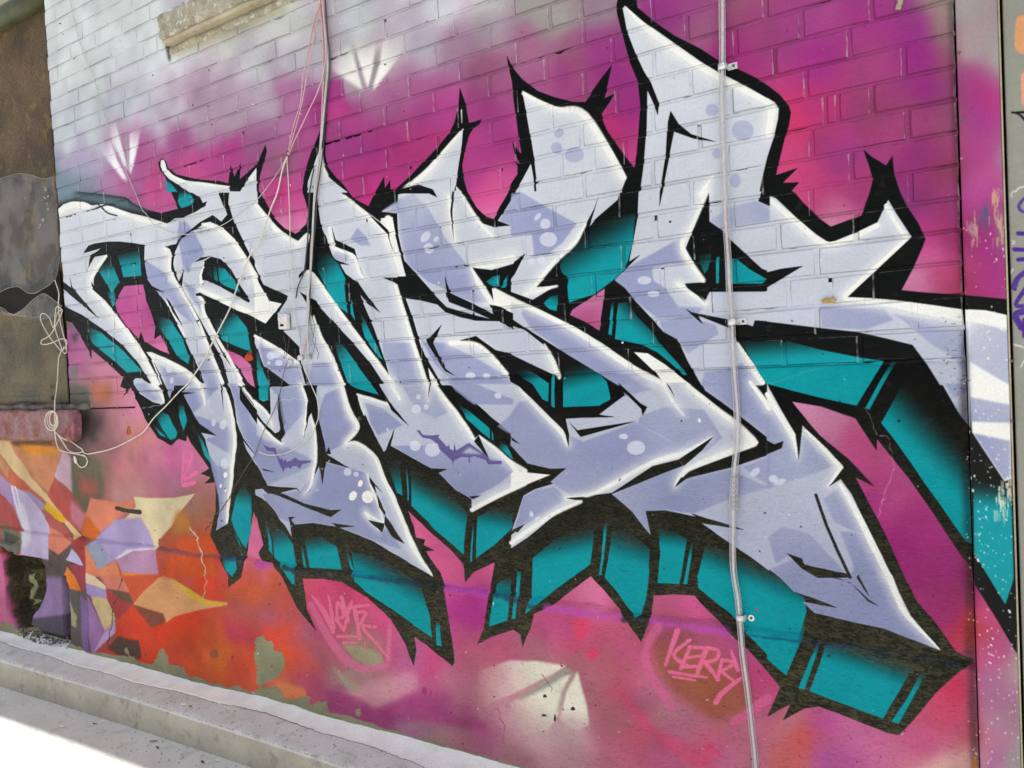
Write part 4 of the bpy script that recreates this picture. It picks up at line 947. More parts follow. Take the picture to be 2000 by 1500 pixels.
def mural_material(name, kind):
    m, n, p = new_mat(name)
    geo = node(n, 'ShaderNodeNewGeometry'); pos = geo.outputs['Position']
    sep = node(n, 'ShaderNodeSeparateXYZ'); n.links.new(pos, sep.inputs[0])
    u = ramp(n, sep.outputs[0], X0, X1); v = ramp(n, sep.outputs[2], Z0, Z1)
    cmb = node(n, 'ShaderNodeCombineXYZ'); n.links.new(u, cmb.inputs[0]); n.links.new(v, cmb.inputs[1])
    tex = node(n, 'ShaderNodeTexImage', interpolation='Cubic', extension='EXTEND'); tex.image = mural_img
    n.links.new(cmb.outputs[0], tex.inputs[0])
    col = mix(n, 1.0, tex.outputs[0], (PAINT_ALBEDO,)*3, 'MULTIPLY')
    # dust, uneven coats, fine speckle
    big = noise(n, pos, 3.0, 5, .6); col = mix(n, 1.0, col, mixgrey(n, ramp(n, big, .3, .7, .88, 1.06)), 'MULTIPLY')
    fine = noise(n, pos, 160, 3, .6); col = mix(n, 1.0, col, mixgrey(n, ramp(n, fine, .3, .7, .93, 1.06)), 'MULTIPLY')
    dust = ramp(n, noise(n, pos, 22, 6, .7), .58, .75, 0, .035); col = mix(n, dust, col, (.30, .29, .25))
    if kind == 'brick':
        h1 = noise(n, scalev(n, pos, (1, 1, 1.6)), 26, 3, .5); h2 = noise(n, pos, 130, 4, .6)
        ridge = noise(n, scalev(n, pos, (.25, 1, 5)), 40, 2, .5)
        h = math_(n, 'ADD', math_(n, 'MULTIPLY', h1, 1.5), math_(n, 'ADD', math_(n, 'MULTIPLY', h2, .25), math_(n, 'MULTIPLY', ridge, .3)))
        bump(n, p, h, .55, .003)
        p.inputs['Roughness'].default_value = .42
        # painted gloss glints and pale dust on right/top chamfers, painted shade on left/lower ones
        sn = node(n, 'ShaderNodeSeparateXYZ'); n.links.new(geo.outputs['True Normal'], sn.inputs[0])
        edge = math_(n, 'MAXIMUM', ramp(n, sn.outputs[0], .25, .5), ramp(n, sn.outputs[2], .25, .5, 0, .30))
        edge_shade = math_(n, 'MULTIPLY', math_(n, 'MAXIMUM', ramp(n, sn.outputs[0], -.25, -.5), ramp(n, sn.outputs[2], -.25, -.5)), .55)
        col = mix(n, edge_shade, col, mix(n, 1.0, col, (.35, .33, .32), 'MULTIPLY'))
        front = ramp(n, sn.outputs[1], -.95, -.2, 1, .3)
        glint_dust = math_(n, 'MULTIPLY', math_(n, 'MULTIPLY', edge, front), ramp(n, noise(n, pos, 38, 3, .6), .42, .62, .05, .42))
        col = mix(n, glint_dust, col, (.50, .49, .50))
        speck = ramp(n, noise(n, pos, 75, 2, .5), .74, .76, 0, .6)
        col = mix(n, speck, col, (.04, .035, .035))
    elif kind == 'render':
        h1 = noise(n, scalev(n, pos, (.8, 1, 1.9)), 95, 4, .65, .6); h2 = noise(n, pos, 14, 3, .5); h3 = noise(n, pos, 300, 2, .5)
        h = math_(n, 'ADD', h1, math_(n, 'ADD', math_(n, 'MULTIPLY', h2, 1.5), math_(n, 'MULTIPLY', h3, .25)))
        bump(n, p, h, .8, .0045)
        # olive gloss reflections on the low black paint, put into the colour as short strokes
        sheen_strokes = ramp(n, noise(n, scalev(n, pos, (.5, 1, 1.5)), 85, 3, .6, 1.6), .44, .60, .25, 1)
        low = ramp(n, math_(n, 'ADD', sep.outputs[2], math_(n, 'MULTIPLY', big, .5)), .85, 1.62, 1, 0)
        dark = node(n, 'ShaderNodeRGBToBW'); n.links.new(tex.outputs[0], dark.inputs[0])
        isdark = ramp(n, dark.outputs[0], .015, .12, 1, .04)
        f = math_(n, 'MULTIPLY', math_(n, 'MULTIPLY', sheen_strokes, low), math_(n, 'MULTIPLY', isdark, ramp(n, noise(n, pos, 6, 4, .6), .35, .65, .28, .58)))
        shade_pit = math_(n, 'MULTIPLY', math_(n, 'MULTIPLY', ramp(n, noise(n, scalev(n, pos, (.5, 1, 1.5)), 85, 3, .6, 1.6), .46, .36, 0, 1), low), .34)  # relief shade between the low strokes, painted in as a darker tone
        grime_shade = mix(n, 1.0, col, (.42, .38, .36), 'MULTIPLY'); col = mix(n, shade_pit, col, grime_shade)  # relief shade only, painted in; no grime here
        col = mix(n, f, col, (.125, .115, .062))
        p.inputs['Roughness'].default_value = .5
    else:
        h = noise(n, scalev(n, pos, (6, 1, .5)), 60, 4, .6); bump(n, p, h, .12, .002)
        p.inputs['Roughness'].default_value = .33
    p.inputs['Specular IOR Level'].default_value = {'brick': .07, 'render': .05}.get(kind, .10)
    n.links.new(col, p.inputs['Base Color']); return m
def mixgrey(n, f):
    c = node(n, 'ShaderNodeCombineColor')
    for i in range(3): n.links.new(f, c.inputs[i])
    return c.outputs[0]
def simple_mat(name, a, b=None, scale=8, rough=.7, bumps=0.3, bd=.002, spec=None, bscale=60, c=None):
    m, n, p = new_mat(name)
    geo = node(n, 'ShaderNodeNewGeometry'); pos = geo.outputs['Position']
    f = ramp(n, noise(n, pos, scale, 6, .65), .35, .65)
    col = mix(n, f, a, b or tuple(x*.75 for x in a))
    if c: col = mix(n, ramp(n, noise(n, pos, scale*2.7, 5, .6, .5), .55, .65), col, c)
    sp = ramp(n, noise(n, pos, bscale*2.5, 3, .6), .3, .7, .85, 1.12); col = mix(n, 1.0, col, mixgrey(n, sp), 'MULTIPLY')
    n.links.new(col, p.inputs['Base Color']); p.inputs['Roughness'].default_value = rough; p.inputs['Specular IOR Level'].default_value = .15
    if bumps: bump(n, p, noise(n, pos, bscale, 5, .65), bumps, bd)
    return m
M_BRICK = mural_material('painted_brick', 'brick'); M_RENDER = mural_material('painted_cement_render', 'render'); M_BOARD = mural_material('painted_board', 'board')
M_VOID = simple_mat('dark_void', (.006, .005, .004), (.012, .009, .006))
M_RAWM = simple_mat('raw_mortar', (.10, .095, .085), (.05, .045, .04), 20)
M_CONC = simple_mat('pale_cement_fillet', (.78, .78, .75), (.64, .64, .61), 7, .8, .4, .0015, bscale=90)
M_KERB = simple_mat('weathered_kerb_concrete', (.52, .515, .49), (.44, .435, .41), 6, .85, .6, .003, bscale=90, c=(.38, .375, .35))
M_KFACE = simple_mat('stained_kerb_face', (.42, .39, .31), (.34, .315, .25), 6, .85, .6, .003, bscale=90, c=(.28, .26, .205))
M_STREET = simple_mat('street_concrete', (.50, .495, .47), (.45, .445, .42), 5, .85, .7, .003, bscale=110, c=(.40, .395, .37))
M_STONE = simple_mat('crumbling_stone', (.36, .335, .25), (.22, .20, .145), 14, .85, .9, .008, bscale=45, c=(.50, .49, .45))
M_SILL = simple_mat('paint_stained_sill', (.20, .060, .052), (.28, .18, .19), 11, .7, 1.0, .008, bscale=50, c=(.15, .11, .055))
M_SILLW = simple_mat('worn_sill_edge', (.17, .155, .13), (.05, .045, .04), 20, .8, .9, .006)
M_RUST = simple_mat('rusty_brown_panel', (.085, .046, .018), (.034, .023, .018), 3.2, .6, .4, .002, bscale=120, c=(.16, .095, .028))
M_OLIVE = simple_mat('dirty_olive_glass', (.045, .040, .024), (.085, .075, .045), 9, .35, .2, .002, c=(.03, .028, .02))
M_PIPEO = simple_mat('olive_painted_pipe', (.070, .078, .035), (.04, .045, .022), 9, .4, .1, .001)
M_CREAM = simple_mat('cream_timber', (.40, .355, .25), (.27, .23, .15), 9, .6, .2, .001)
M_TIMBER = simple_mat('bare_brown_timber', (.16, .105, .075), (.10, .07, .05), 25, .7, .3, .001)
M_WHITEP = simple_mat('dull_white_plastic', (.62, .60, .58), (.50, .48, .46), 30, .4, .1, .0005)
M_CORD = simple_mat('dirty_white_cord', (.62, .58, .50), (.50, .46, .38), 40, .6, 0)
M_PINKC = simple_mat('oversprayed_pink_cable', (.52, .24, .26), (.55, .42, .40), 6, .5, 0)
M_DARKC = simple_mat('dark_grey_cable', (.045, .045, .045), (.09, .085, .08), 12, .5, 0)
M_GREYC = simple_mat('pale_grey_cable', (.46, .47, .46), (.36, .36, .35), 12, .45, 0)
M_METAL, _n, _p = new_mat('zinc_clip'); _p.inputs['Base Color'].default_value = (.55, .56, .56, 1); _p.inputs['Metallic'].default_value = .5; _p.inputs['Roughness'].default_value = .38
def clear_plastic():
    m, n, p = new_mat('cloudy_clear_plastic')
    p.inputs['Base Color'].default_value = (.60, .58, .58, 1); p.inputs['Roughness'].default_value = .2
    tr = node(n, 'ShaderNodeBsdfTransparent'); tr.inputs[0].default_value = (.93, .93, .94, 1)
    geo = node(n, 'ShaderNodeNewGeometry'); f = ramp(n, noise(n, scalev(n, geo.outputs['Position'], (1, 1, .6)), 16, 2), .35, .7, .14, .30)
    lw = node(n, 'ShaderNodeLayerWeight'); lw.inputs[0].default_value = .36
    f2 = math_(n, 'MAXIMUM', f, lw.outputs['Facing'])
    mx = node(n, 'ShaderNodeMixShader'); n.links.new(f2, mx.inputs[0]); n.links.new(tr.outputs[0], mx.inputs[1]); n.links.new(p.outputs[0], mx.inputs[2])
    n.links.new(mx.outputs[0], n.nodes['Material Output'].inputs[0]); return m
M_CLEAR = clear_plastic()
def mesh_mat(name, col, fill, sc_, dirx=1.0, dirz=2.4):
    """woven wire seen from a distance: fine slanted threads with gaps"""
    m, n, p = new_mat(name)
    geo = node(n, 'ShaderNodeNewGeometry'); sep = node(n, 'ShaderNodeSeparateXYZ'); n.links.new(geo.outputs['Position'], sep.inputs[0])
    wob = noise(n, geo.outputs['Position'], 9, 3)
    def threads(a, b):
        t = math_(n, 'ADD', math_(n, 'ADD', math_(n, 'MULTIPLY', sep.outputs[0], a), math_(n, 'MULTIPLY', sep.outputs[2], b)), math_(n, 'MULTIPLY', wob, .012))
        return ramp(n, math_(n, 'SINE', math_(n, 'MULTIPLY', t, sc_)), .0, .45)
    t = math_(n, 'MAXIMUM', threads(dirx, dirz), math_(n, 'MULTIPLY', threads(-dirx*1.6, dirz*.5), .45))
    t = math_(n, 'ADD', math_(n, 'MULTIPLY', t, fill-.12), .12)
    cc = mix(n, ramp(n, noise(n, geo.outputs['Position'], 5, 5), .42, .58), col, tuple(x*.40 for x in col))
    n.links.new(cc, p.inputs['Base Color']); p.inputs['Roughness'].default_value = .5; p.inputs['Metallic'].default_value = .3
    n.links.new(t, p.inputs['Alpha']); return m
M_WIRE = mesh_mat('grey_wire_gauze', (.26, .26, .25), .62, 300)
M_WIREB = mesh_mat('brown_wire_gauze', (.24, .16, .07), .5, 330, .9, 1.2)
M_HEM = simple_mat('frayed_wire_edge', (.30, .28, .25), (.10, .09, .08), 14, .5, .3, .001)

# ------------------------------------------------------------------ mesh helpers
def link(name, me, m, parent=None, loc=None):
    me.materials.append(m) if m and not me.materials else None
    o = bpy.data.objects.new(name, me); C.objects.link(o)
    if parent: o.parent = parent
    if loc is not None: o.location = loc
    return o
def mesh_from(name, V, F_, smooth=False):
    me = bpy.data.meshes.new(name); me.from_pydata([tuple(v) for v in V], [], F_); me.update()
    if smooth: me.polygons.foreach_set('use_smooth', [True]*len(me.polygons))
    return me
def thing(name, label, cat, loc=(0, 0, 0), group=None):
    o = bpy.data.objects.new(name, None); C.objects.link(o); o.location = loc; o.empty_display_size = .05
    o['label'] = label; o['category'] = cat
    if group: o['group'] = group
    bpy.context.view_layer.update()
    return o
def tag(o, label, cat, group=None):
    o['label'] = label; o['category'] = cat
    if group: o['group'] = group
    return o
def under(o, t):
    o.parent = t; o.matrix_parent_inverse = Matrix.Translation(-Vector(t.location)); return o
def catmull(P, n=6):
    P = [Vector(p) for p in P]
    if len(P) < 3: return P
    out = []
    for i in range(len(P)-1):
        a, b, c, d = P[max(i-1, 0)], P[i], P[i+1], P[min(i+2, len(P)-1)]
        for k in range(n):
            u = k/n; out.append(.5*(2*b+(c-a)*u+(2*a-5*b+4*c-d)*u*u+(3*b-3*c+d-a)*u**3))
    out.append(P[-1]); return out
def tube_geo(P, r, seg=8):
    V, F_ = [], []; up = Vector((.13, .97, .21)); n = len(P)
    for i, p in enumerate(P):
        t = (P[min(i+1, n-1)]-P[max(i-1, 0)])
        if t.length < 1e-9: t = Vector((0, 0, 1))
        t.normalize(); a = t.cross(up).normalized(); b = t.cross(a)
        rr = r[i] if isinstance(r, (list, tuple)) else r
        for k in range(seg):
            an = 2*math.pi*k/seg; V.append(p+a*math.cos(an)*rr+b*math.sin(an)*rr)
    for i in range(n-1):
        for k in range(seg):
            F_.append((i*seg+k, i*seg+(k+1) % seg, (i+1)*seg+(k+1) % seg, (i+1)*seg+k))
    F_.append(tuple(range(seg))[::-1]); F_.append(tuple(range((n-1)*seg, n*seg)))
    return V, F_
def tube(name, P, r, m, seg=8, n=6, parent=None):
    V, F_ = tube_geo(catmull(P, n), r, seg)
    o = link(name, mesh_from(name, V, F_, True), m)
    if parent: under(o, parent)
    return o
def box_geo(x0, x1, y0, y1, z0, z1):
    V = [(x, y, z) for x in (x0, x1) for y in (y0, y1) for z in (z0, z1)]
    return V, [(0, 1, 3, 2), (4, 6, 7, 5), (0, 4, 5, 1), (2, 3, 7, 6), (0, 2, 6, 4), (1, 5, 7, 3)]
def rough_block(name, x0, x1, y0, y1, z0, z1, m, step=.012, amp=.004, seed=0, round_=.008, parent=None):
    """a box with subdivided, worn, lumpy faces"""
    bm = bmesh.new(); nx, ny, nz = [max(1, int(abs(b-a)/step)) for a, b in ((x0, x1), (y0, y1), (z0, z1))]
    from mathutils import noise as nz_
    vs = {}
    def v(i, j, k):
        key = (i, j, k)
        if key not in vs:
            p = Vector((x0+(x1-x0)*i/nx, y0+(y1-y0)*j/ny, z0+(z1-z0)*k/nz))
            c = Vector(((x0+x1)/2, (y0+y1)/2, (z0+z1)/2)); inn = []
            q = p.copy()
            for a, lo, hi in ((0, x0, x1), (1, y0, y1), (2, z0, z1)): q[a] = min(max(q[a], lo+round_), hi-round_)
            d = p-q
            if d.length > 1e-9: p = q+d.normalized()*round_
            s = p*38+Vector((seed, 0, 0)); p += Vector((nz_.noise(s), nz_.noise(s+Vector((9, 3, 1))), nz_.noise(s+Vector((4, 7, 2)))))*amp + Vector(nz_.noise_vector(p*9))*amp*1.3
            vs[key] = bm.verts.new(p)
        return vs[key]
    def face(a, b, c, d):
        bm.faces.new((a, b, c, d))
    for i in range(nx):
        for j in range(ny):
            face(v(i, j, 0), v(i, j+1, 0), v(i+1, j+1, 0), v(i+1, j, 0)); face(v(i, j, nz), v(i+1, j, nz), v(i+1, j+1, nz), v(i, j+1, nz))
        for k in range(nz):
            face(v(i, 0, k), v(i+1, 0, k), v(i+1, 0, k+1), v(i, 0, k+1)); face(v(i, ny, k), v(i, ny, k+1), v(i+1, ny, k+1), v(i+1, ny, k))
    for j in range(ny):
        for k in range(nz):
            face(v(0, j, k), v(0, j, k+1), v(0, j+1, k+1), v(0, j+1, k)); face(v(nx, j, k), v(nx, j+1, k), v(nx, j+1, k+1), v(nx, j, k+1))
    bmesh.ops.recalc_face_normals(bm, faces=bm.faces)
    me = bpy.data.meshes.new(name); bm.to_mesh(me); bm.free(); me.polygons.foreach_set('use_smooth', [True]*len(me.polygons))
    o = link(name, me, m)
    if parent: under(o, parent)
    return o
def prism(name, outline, y0, y1, m, parent=None):
    """outline: list of (x, z); extruded from y0 to y1"""
    n = len(outline); V = [(x, y0, z) for x, z in outline]+[(x, y1, z) for x, z in outline]
    F_ = [tuple(range(n)), tuple(range(n, 2*n))[::-1]]+[(i, (i+1) % n, (i+1) % n+n, i+n) for i in range(n)]
    me = mesh_from(name, V, F_); bm = bmesh.new(); bm.from_mesh(me); bmesh.ops.recalc_face_normals(bm, faces=bm.faces); bm.to_mesh(me); bm.free()
    o = link(name, me, m)
    if parent: under(o, parent)
    return o

# ------------------------------------------------------------------ ground: street, kerb, fillet
def gtop(x): return float(np.interp(x, [-14, -4.88, -3.88, -3.0, -2.62, -2.02, -1.3, 3], [-1.53, -1.399, -1.367, -1.351, -1.329, -1.316, -1.312, -1.30]))+ZO
def kedge(x): return float(np.interp(x, [-14, -4.4, -3.2, -2.35, -1.87, 3], [-1.50, -1.408, -1.368, -1.352, -1.347, -1.33]))+ZO
def kbot(x): return float(np.interp(x, [-14, -4.4, -3.2, -2.35, 3], [-1.66, -1.552, -1.499, -1.473, -1.44]))+ZO
from mathutils import noise as mn
def strip(name, prof, xs, m, amp=.0015, label=None):
    V, F_ = [], []; k = len(prof(0.0))
    for x in xs:
        for (y, z) in prof(x):
            nn = mn.noise(Vector((x*7, y*30, z*30)))*amp + mn.noise(Vector((x*40, y*60, z*60)))*amp*.5
            V.append((x, y-nn, z+nn))
    for i in range(len(xs)-1):
        for j in range(k-1): F_.append((i*k+j, (i+1)*k+j, (i+1)*k+j+1, i*k+j+1))
    o = link(name, mesh_from(name, V, F_, True), m); return o
xs = list(np.arange(-5.6, 0.6, .008)); xs = list(np.arange(-14, -5.6, .3))+xs+list(np.arange(.6, 4, .3))
def lerp(a, b, t): return a+(b-a)*t
def crk(x): return -.105-.012*math.sin(x*3.1)-.007*math.sin(x*11)-.006*mn.noise(Vector((x*14, 3, 0)))-.006*mn.noise(Vector((x*45, 8, 0)))   # where the fillet has cracked off the kerb
fil = strip('cement_fillet', lambda x: [(.03, gtop(x)+.02)]+[(lerp(.0, crk(x), t), gtop(x)+.004+lerp(0, kedge(x)-gtop(x)-.0, t*.55)-.006*math.sin(t*3.14)) for t in (0, .1, .25, .4, .6, .8, .93, 1)]+[(crk(x)-.001, gtop(x)-.012)], xs, M_CONC, .0012)
kb = strip('kerb_top', lambda x: [(crk(x)+.002-.0035, gtop(x)-.014)]+[(lerp(crk(x)-.004, -.208, t), lerp(gtop(x)+.003+(kedge(x)-gtop(x))*.55, kedge(x)-.002, t)) for t in (0, .1, .35, .6, .85, 1)]+[(-.214, kedge(x)-.007), (-.217, kedge(x)-.014)], xs, M_KERB, .002)
kf = strip('kerb_face', lambda x: [(-.2165, kedge(x)-.0135), (-.219, kedge(x)-.04), (-.220, lerp(kedge(x), kbot(x), .6)), (-.221, kbot(x)-.02)], xs, M_KFACE, .002)
def grid_ground():
    V, F_ = [], []
    gx = list(np.arange(-14, 4.01, .25)); gx = [-400, -80, -30]+gx+[10, 30, 80, 400]
    gy = [-.2, -.25, -.3, -.4, -.6, -1, -2, -4, -8, -20, -60, -400]
    for x in gx:
        for y in gy:
            xx = min(max(x, -14), 4); V.append((x, y, kbot(xx)-.0+min(0, (y+.2)*.01) if abs(y) < 20 else kbot(xx)-.2))
    k = len(gy)
    for i in range(len(gx)-1):
        for j in range(k-1): F_.append((i*k+j, i*k+j+1, (i+1)*k+j+1, (i+1)*k+j))
    return link('street', mesh_from('street', V, F_, True), M_STREET)
st = grid_ground()
V, F_ = [(-400, -.15, -.35), (400, -.15, -.35), (400, 400, -.35), (-400, 400, -.35)], [(0, 1, 2, 3)]
gb = link('ground', mesh_from('ground', V, F_), M_STREET)
for o in (fil, kb, kf, st, gb): o['kind'] = 'structure'
def crack(name, pts_, wd, parent=None):
    pass
# ------------------------------------------------------------------ the wall
SEAM = -.042; LEFT = -3.934
wall = thing('brick_wall', 'painted brick wall with large silver, teal and magenta graffiti lettering over a cement base', 'wall', (-2, 0, .2))
JOINTS = [float(v) for v in """1566,47 1513,118 1659,78 1766,118 1575,162 1612,205 1636,205 1703,193 1773,237 1584,275 1663,322 1778,355 1585,390 1671,435 1521,452 1595,500 1711,547 1540,560 1621,558 1596,620 1786,590 1679,667 1530,672 1002,20 1074,40 1136,25 1140,62 1011,100 1197,100 1067,137 1142,160 1275,25 1341,57 1436,82 1277,125 1350,160 1205,195 1076,230 1136,260 1275,230 1365,252 1427,197 1221,292 1097,310 1159,307 1275,335 1140,360 1349,362 1420,307 530,22 567,45 652,12 705,32 797,10 852,22 752,57 789,87 889,55 539,95 577,122 662,92 695,117 752,142 849,110 956,80 900,145 610,152 531,175 670,172 705,197 800,172 955,162 554,210 752,227 849,200 540,255 665,250 799,257 707,277 584,277 960,257 757,310 855,282 671,330 712,355 802,335 979,337 107,19 136,35 158,54 110,84 186,72 238,51 293,25 214,96 162,120 227,120 280,99 266,68 307,82 113,143 176,146 131,168 215,156 269,134 628,376 713,366 691,408 716,440 774,384 809,420 860,458 812,510 719,526 912,494 869,530 974,530 924,576 823,594 727,602 837,630 746,638 883,630 1081,417 1280,437 1145,460 1217,495 1159,550 1037,565 1146,650 1359,480 1430,412 1279,640 1022,470 1090,515""".replace(',', ' ').split()]
CH, PH = .0739, .0297+ZO                 # course height, height of one bed joint
def bedz(x, k): return PH + .001*x + k*CH
jx = {}
for a, b in zip(JOINTS[::2], JOINTS[1::2]):
    x, z = wallpt(a, b); k = math.floor((float(z)-PH-.001*float(x))/CH); jx.setdefault(k, []).append(float(x))
BL = .2165
bricks = []                              # x0, x1, course
KTOP = 28
def zbase_k(x): return -2 if x < -3.35 else -1
for k in range(-2, KTOP+4):
    end = SEAM+.004
    if k == -2: end = -3.36
    J = sorted(q for q in jx.get(k, []) if LEFT+.05 < q < end-.03)
    # joints that are known stay, the rest run on at a brick's length
    ph = (.5 if k % 2 else 0.0)
    allj = []
    anchors = [LEFT]+J+[end]
    for i in range(len(anchors)-1):
        a, b = anchors[i], anchors[i+1]; L = b-a
        n = max(1, round(L/BL))
        if i == 0 and not J:
            off = BL*(.5+.25*random.random()) if k % 2 else BL*random.uniform(.85, 1.05)
            c = a+off; allj.append(c)
            while c < b-BL*.75: c += BL*random.uniform(.93, 1.06) if random.random() < .85 else BL*.5; allj.append(min(c, b))
            if b-allj[-1] < .05: allj.pop()
            allj.append(b)
            continue
        for q in range(1, n): allj.append(a+L*q/n+random.uniform(-.012, .012))
        allj.append(b)
    allj = [LEFT+random.uniform(-.007, .004)]+sorted(allj)
    for a, b in zip(allj[:-1], allj[1:]):
        if b-a > .02: bricks.append((a, b, k))
def brick_mesh(L, H, seed, jit=.0011):
    r = random.Random(seed); d = .05; c = r.uniform(.0018, .004)
    j = lambda s=1: r.uniform(-jit, jit)*s
    tl = [r.uniform(-.0012, .0012) for _ in range(4)]
    # outline with a slightly ragged edge: 3 points per long side
    hx, hz = L/2, H/2
    ring = [(-hx, -hz), (-hx*.35, -hz), (hx*.4, -hz), (hx, -hz), (hx, 0), (hx, hz), (hx*.3, hz), (-hx*.45, hz), (-hx, hz), (-hx, 0)]
    out = [(x+j(), z+j()) for x, z in ring]
    corner = {0, 3, 5, 8}
    inn = []
    for i, (x, z) in enumerate(out):
        cc = c*(1.5 if i in corner else 1)
        inn.append((x-math.copysign(cc, x) if abs(x) > hx*.8 else x, z-math.copysign(c, z) if abs(z) > hz*.5 else z))
    V = []
    yb = lambda x, z: (tl[0]*x/hx+tl[1]*z/hz)
    n = len(ring)
    for x, z in inn: V.append((x, yb(x, z)+r.uniform(-.0003, .0003), z))
    for x, z in out: V.append((x, yb(x, z)+c*.9, z))
    for x, z in out: V.append((x, d, z))
    F_ = [tuple(range(n))]
    for i in range(n):
        q = (i+1) % n
        F_.append((i, i+n, q+n, q)); F_.append((i+n, i+2*n, q+2*n, q+n))
    return V, F_
def visible_size(a, b, k):
    x = (a+b)/2; z = bedz(x, k+.5)
    u, v = photo(np.array([a, b]), np.array([z, z])); h = FPX*CH/max(.5, (x*_F[0]+CAM_D*_F[1]))
    inside = (-5 < min(u.max(), 2000)) and v.min() > -40 and v.max() < 1500 and u.min() < 2005
    return (abs(u[1]-u[0])*h if inside else 0.0)
order = sorted(range(len(bricks)), key=lambda i: -visible_size(*bricks[i]))
single = set(order[:300])
FV, FF = [], []
for i, (a, b, k) in enumerate(bricks):
    x = (a+b)/2; z0 = bedz(x, k)+.0035; z1 = bedz(x, k+1)-.0035
    L = b-a-.008; H = z1-z0; V, F_ = brick_mesh(L, H, i)
    dy = random.uniform(-.0016, .0016) + (random.uniform(-.002, .001) if random.random() < .1 else 0)
    rz = random.uniform(-.004, .004)
    if i in single:
        me = mesh_from('brick', V, F_)
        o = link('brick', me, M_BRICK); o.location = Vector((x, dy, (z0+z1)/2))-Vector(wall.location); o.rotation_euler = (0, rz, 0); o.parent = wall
    else:
        s = len(FV); zc = (z0+z1)/2
        FV += [(vx+x, vy+dy, vz+zc) for vx, vy, vz in V]; FF += [tuple(s+q for q in f) for f in F_]
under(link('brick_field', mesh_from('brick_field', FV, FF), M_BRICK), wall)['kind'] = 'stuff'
# mortar: struck joints whose upper edge has crumbled here and there, leaving thin dark slits
V, F_ = [], []
for k in range(-1, KTOP+4):
    x = LEFT+.004; ph_ = k*7.31; st_ = .011; prev = None; d = .003
    row = []
    while x < SEAM+.004:
        g = mn.noise(Vector((x*6.5, ph_, 0)))*.6+mn.noise(Vector((x*31, ph_, 5)))*.5
        g = max(0, (g-.02))/.30
        big_ = max(0, mn.noise(Vector((x*2.3, ph_*1.7, 11)))-.42)*5
        gap = min(1.0, g*.26+g*big_*1.3) * .0105
        row.append((x, gap, .0022+.0014*(mn.noise(Vector((x*9, ph_, 3)))+.6)))
        x += st_
    row.append((SEAM+.002, 0, .0026))
    s = len(V)
    for (x, gap, d) in row:
        z = bedz(x, k); V.append((x, d+.001, z-.0058)); V.append((x, d, z+.0055-gap)); V.append((x, .03, z+.0052-gap))
    for q in range(len(row)-1):
        a = s+q*3; F_.append((a, a+3, a+4, a+1)); F_.append((a+1, a+4, a+5, a+2))
for a, b, k in bricks:
    if b > SEAM-.01: continue
    d = max(.0010, random.gauss(.0024, .0009)); z0 = bedz(b, k)+.003; z1 = bedz(b, k+1)-.003
    if random.random() < .06: z1 -= random.uniform(.004, .02)
    s = len(V); V += [(b-.006, d, z0), (b+.006, d, z0), (b+.006, d+.0006, z1), (b-.006, d, z1)]; F_.append((s, s+1, s+2, s+3))
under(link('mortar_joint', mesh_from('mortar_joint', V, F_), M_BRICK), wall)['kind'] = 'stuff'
V, F_ = box_geo(LEFT+.012, SEAM+.02, .026, .24, -.1+ZO-.1, 3.72+ZO*0+.02)
under(link('wall_core', mesh_from('wall_core', V, F_), M_VOID), wall)
# building mass round it (above, left and right of what the picture shows), which casts the shade on the kerb
for nm, q in (('upper_wall', (-14, 5, .01, .26, 3.735, 5.25)), ('wall_return', (.62, 5, .02, .26, -.4, 3.73)), ('far_wall', (-14, -5.62, .01, .26, -.4, 3.73)), ('roof', (-14.1, 5.1, -.04, 5, 5.25, 5.4)), ('back_wall', (-14, 5, 4.5, 4.7, -.4, 5.24))):
    V, F_ = box_geo(*q); under(link(nm, mesh_from(nm, V, F_), M_CONC), wall)

# cement render below the bricks: one relief sheet with ledge, peeled patches and the broken-out hole
HOLE = [wallpt(a, b) for a, b in ((8, 1066), (25, 1078), (42, 1086), (64, 1090), (84, 1094), (91, 1112), (90, 1150), (80, 1180), (66, 1200), (62, 1222), (90, 1236), (134, 1246), (133, 1258), (100, 1258), (60, 1244), (34, 1222), (20, 1188), (14, 1120))]
HOLE = [(float(a), float(b)) for a, b in HOLE]
HOLE2 = [(float(a), float(b)) for a, b in [wallpt(p, q) for p, q in ((128, 1120), (134, 1150), (137, 1200), (140, 1245), (134, 1255), (127, 1220), (124, 1170))]]
def in_poly(xa, za, P):
    r = np.zeros(xa.shape, bool); n = len(P)
    for i in range(n):
        x1, z1 = P[i]; x2, z2 = P[(i+1) % n]
        c = ((z1 > za) != (z2 > za)); xi = (x2-x1)*(za-z1)/((z2-z1) if z2 != z1 else 1e-9)+x1; r ^= c & (xa < xi)
    return r
nx, nz = 620, 180
gx = np.linspace(-5.6, SEAM+.002, nx)
ztop = np.where(gx < -3.35, bedz(gx, -2)-.002, bedz(gx, -1)-.002)
zlo = np.array([gtop(x)-.03 for x in gx])
T = np.linspace(0, 1, nz)
GX = np.broadcast_to(gx[:, None], (nx, nz)); GZ = zlo[:, None]+(ztop-zlo)[:, None]*T[None]
Y = np.zeros((nx, nz))
Y += .0016*smooth_noise(nx, nz, 8, 21)+.0011*smooth_noise(nx, nz, 3, 22)+.003*smooth_noise(nx, nz, 40, 23)
zl = np.interp(gx, [-5.6, -3.25, -1.59, -.6, -.07], [-.80, -.776, -.752, -.748, -.755])+ZO
zl = zl+.004*np.sin(gx*9)+.003*smooth_noise(1, nx, 5, 30)[0]
sd_ = GZ-zl[:, None]
Y -= .009*np.clip((.004-sd_)/.010, 0, 1)                    # the lower coat stands proud
Y += .007*np.exp(-((sd_-.006)/.004)**2)                       # open crack above the ledge
